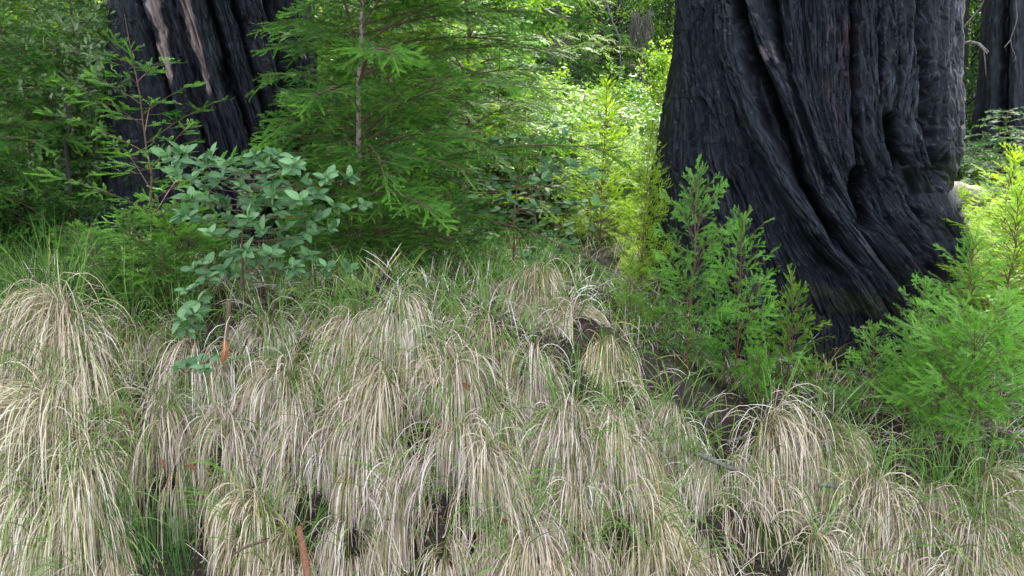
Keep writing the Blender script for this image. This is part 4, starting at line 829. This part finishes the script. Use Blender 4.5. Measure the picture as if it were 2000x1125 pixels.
stick('fallen_twig', 'thin pale twig leaning on the blackened trunk foot', 'twig', [P(1678, 642, 4.75), P(1700, 672, 4.7), P(1730, 702, 4.6)], [.003, .004, .003], 'palebark', 28)
stick('bark_sliver', 'pale sliver of wood lodged on the blackened trunk foot', 'wood', [P(1680, 639, 4.74), P(1705, 641, 4.72)], [.006, .004], 'palebark', 29)
M['dead'] = leafmat('dead_leaves', (.09, .025, .012), (.20, .07, .035), (.42, .31, .25), trans=.2, rough=.6, tcol=(1, .8, .5))
DL = leafgeo(.05, .022, .5, .6); rl = np.random.default_rng(33)
dl = [(905, 745, .3, 'rust-red dead leaf caught in the straw at the centre of the bank'), (815, 815, .3, 'rust dead leaf above the dark soil hollow, left'), (858, 818, .2, 'dark red dead leaf above the dark soil hollow, right'), (340, 888, .4, 'orange dead leaf on the brownish tussock'), (385, 900, .3, 'narrow brown dead leaf right of the orange one'),
      (528, 1040, .5, 'reddish dead leaf left of the red-brown stick'), (1382, 805, 1.0, 'pale pinkish dead leaf on the litter under the reddish-stemmed sapling'), (1735, 870, .5, 'tan dead leaf below the redwood clump'), (1590, 810, .9, 'small pale leaf above the rounded tussock'), (1120, 888, .3, 'orange dead leaf above the whitish hanging tussock'), (765, 1000, .4, 'brown dead leaf at the bottom of the purplish tussock'),
      (1697, 845, .2, 'upright rust dead leaf left of the redwood clump'), (270, 665, .1, 'dark curled dead leaf on the dull brown tussock'), (1270, 606, .4, 'orange dead leaf low among the slim sapling by the right trunk'), (980, 1000, .3, 'rust dead leaf on the whitish tussock right of the centre moss'), (845, 1040, .8, 'pale yellow dead leaf on the bare soil at the bottom')]
for px, py, ti, lb in dl:
    q = G(px, py, .08) + [0, -.10, .10]; me = leaves(np.zeros((1, 3)), rl.normal(0, 1, (1, 3)) + [[0, -.2, -.6]], np.array([[0, -1., .5]]) + rl.normal(0, .3, (1, 3)), np.array([rl.uniform(.7, 1.1)]), rl, np.array([ti]), DL, 'dead', 'dead_leaf')
    tag(obj('dead_leaf', me, None, q), lb, 'dead leaf', 'dead leaves on the bank')

# ------------------------------------------------------------------ unseen leaf canopy added above the frame to shade the bank
def crown(t, shade_boxes, seed):  # invented foliage and branches, placed where they block the sun
    r = np.random.default_rng(seed); c = []; br = []; o = np.array(t.location)
    for x0, x1, y0, y1, z0, z1, n in shade_boxes: c.append(np.c_[r.uniform(x0, x1, n), r.uniform(y0, y1, n), r.uniform(z0, z1, n)])
    c = np.concatenate(c); nl = 60; pos = (c[:, None] + r.normal(0, 1, (len(c), nl, 3)) * [.28, .28, .10]).reshape(-1, 3); N = len(pos)
    me = leaves(pos - o, r.normal(0, 1, (N, 3)) * [1, 1, .3], np.array([0, 0, 1.]) + r.normal(0, .3, (N, 3)), r.uniform(.7, 1.3, N), r, r.uniform(.1, .6, N), diamond(.22, .09), 'forest', 'crown', False); obj('crown', me, t)  # this crown is an added shade canopy
    for q in c[::5]:
        s_ = np.array([o[0] + r.normal(0, .2), o[1] + r.normal(0, .2), q[2] + .4]); br.append((np.array([s_, (s_ + q) / 2 + [0, 0, .3], q]) - o, np.array([.06, .035, .01])))
    v, f = tubes(br, 6); obj('added_limbs', mesh('added_limbs', v, f, M['darkbark']), t)
crown(tr, [(.4, 3.6, 4.6, 7.6, 4.6, 5.8, 110), (3.6, 6.0, 4.4, 6.6, 4.6, 5.8, 35)], 1)
crown(tl, [(-6.5, .4, 4.6, 7.3, 4.6, 5.8, 170), (-6.5, -1.6, 8.0, 11.5, 5.2, 7.0, 50)], 2)
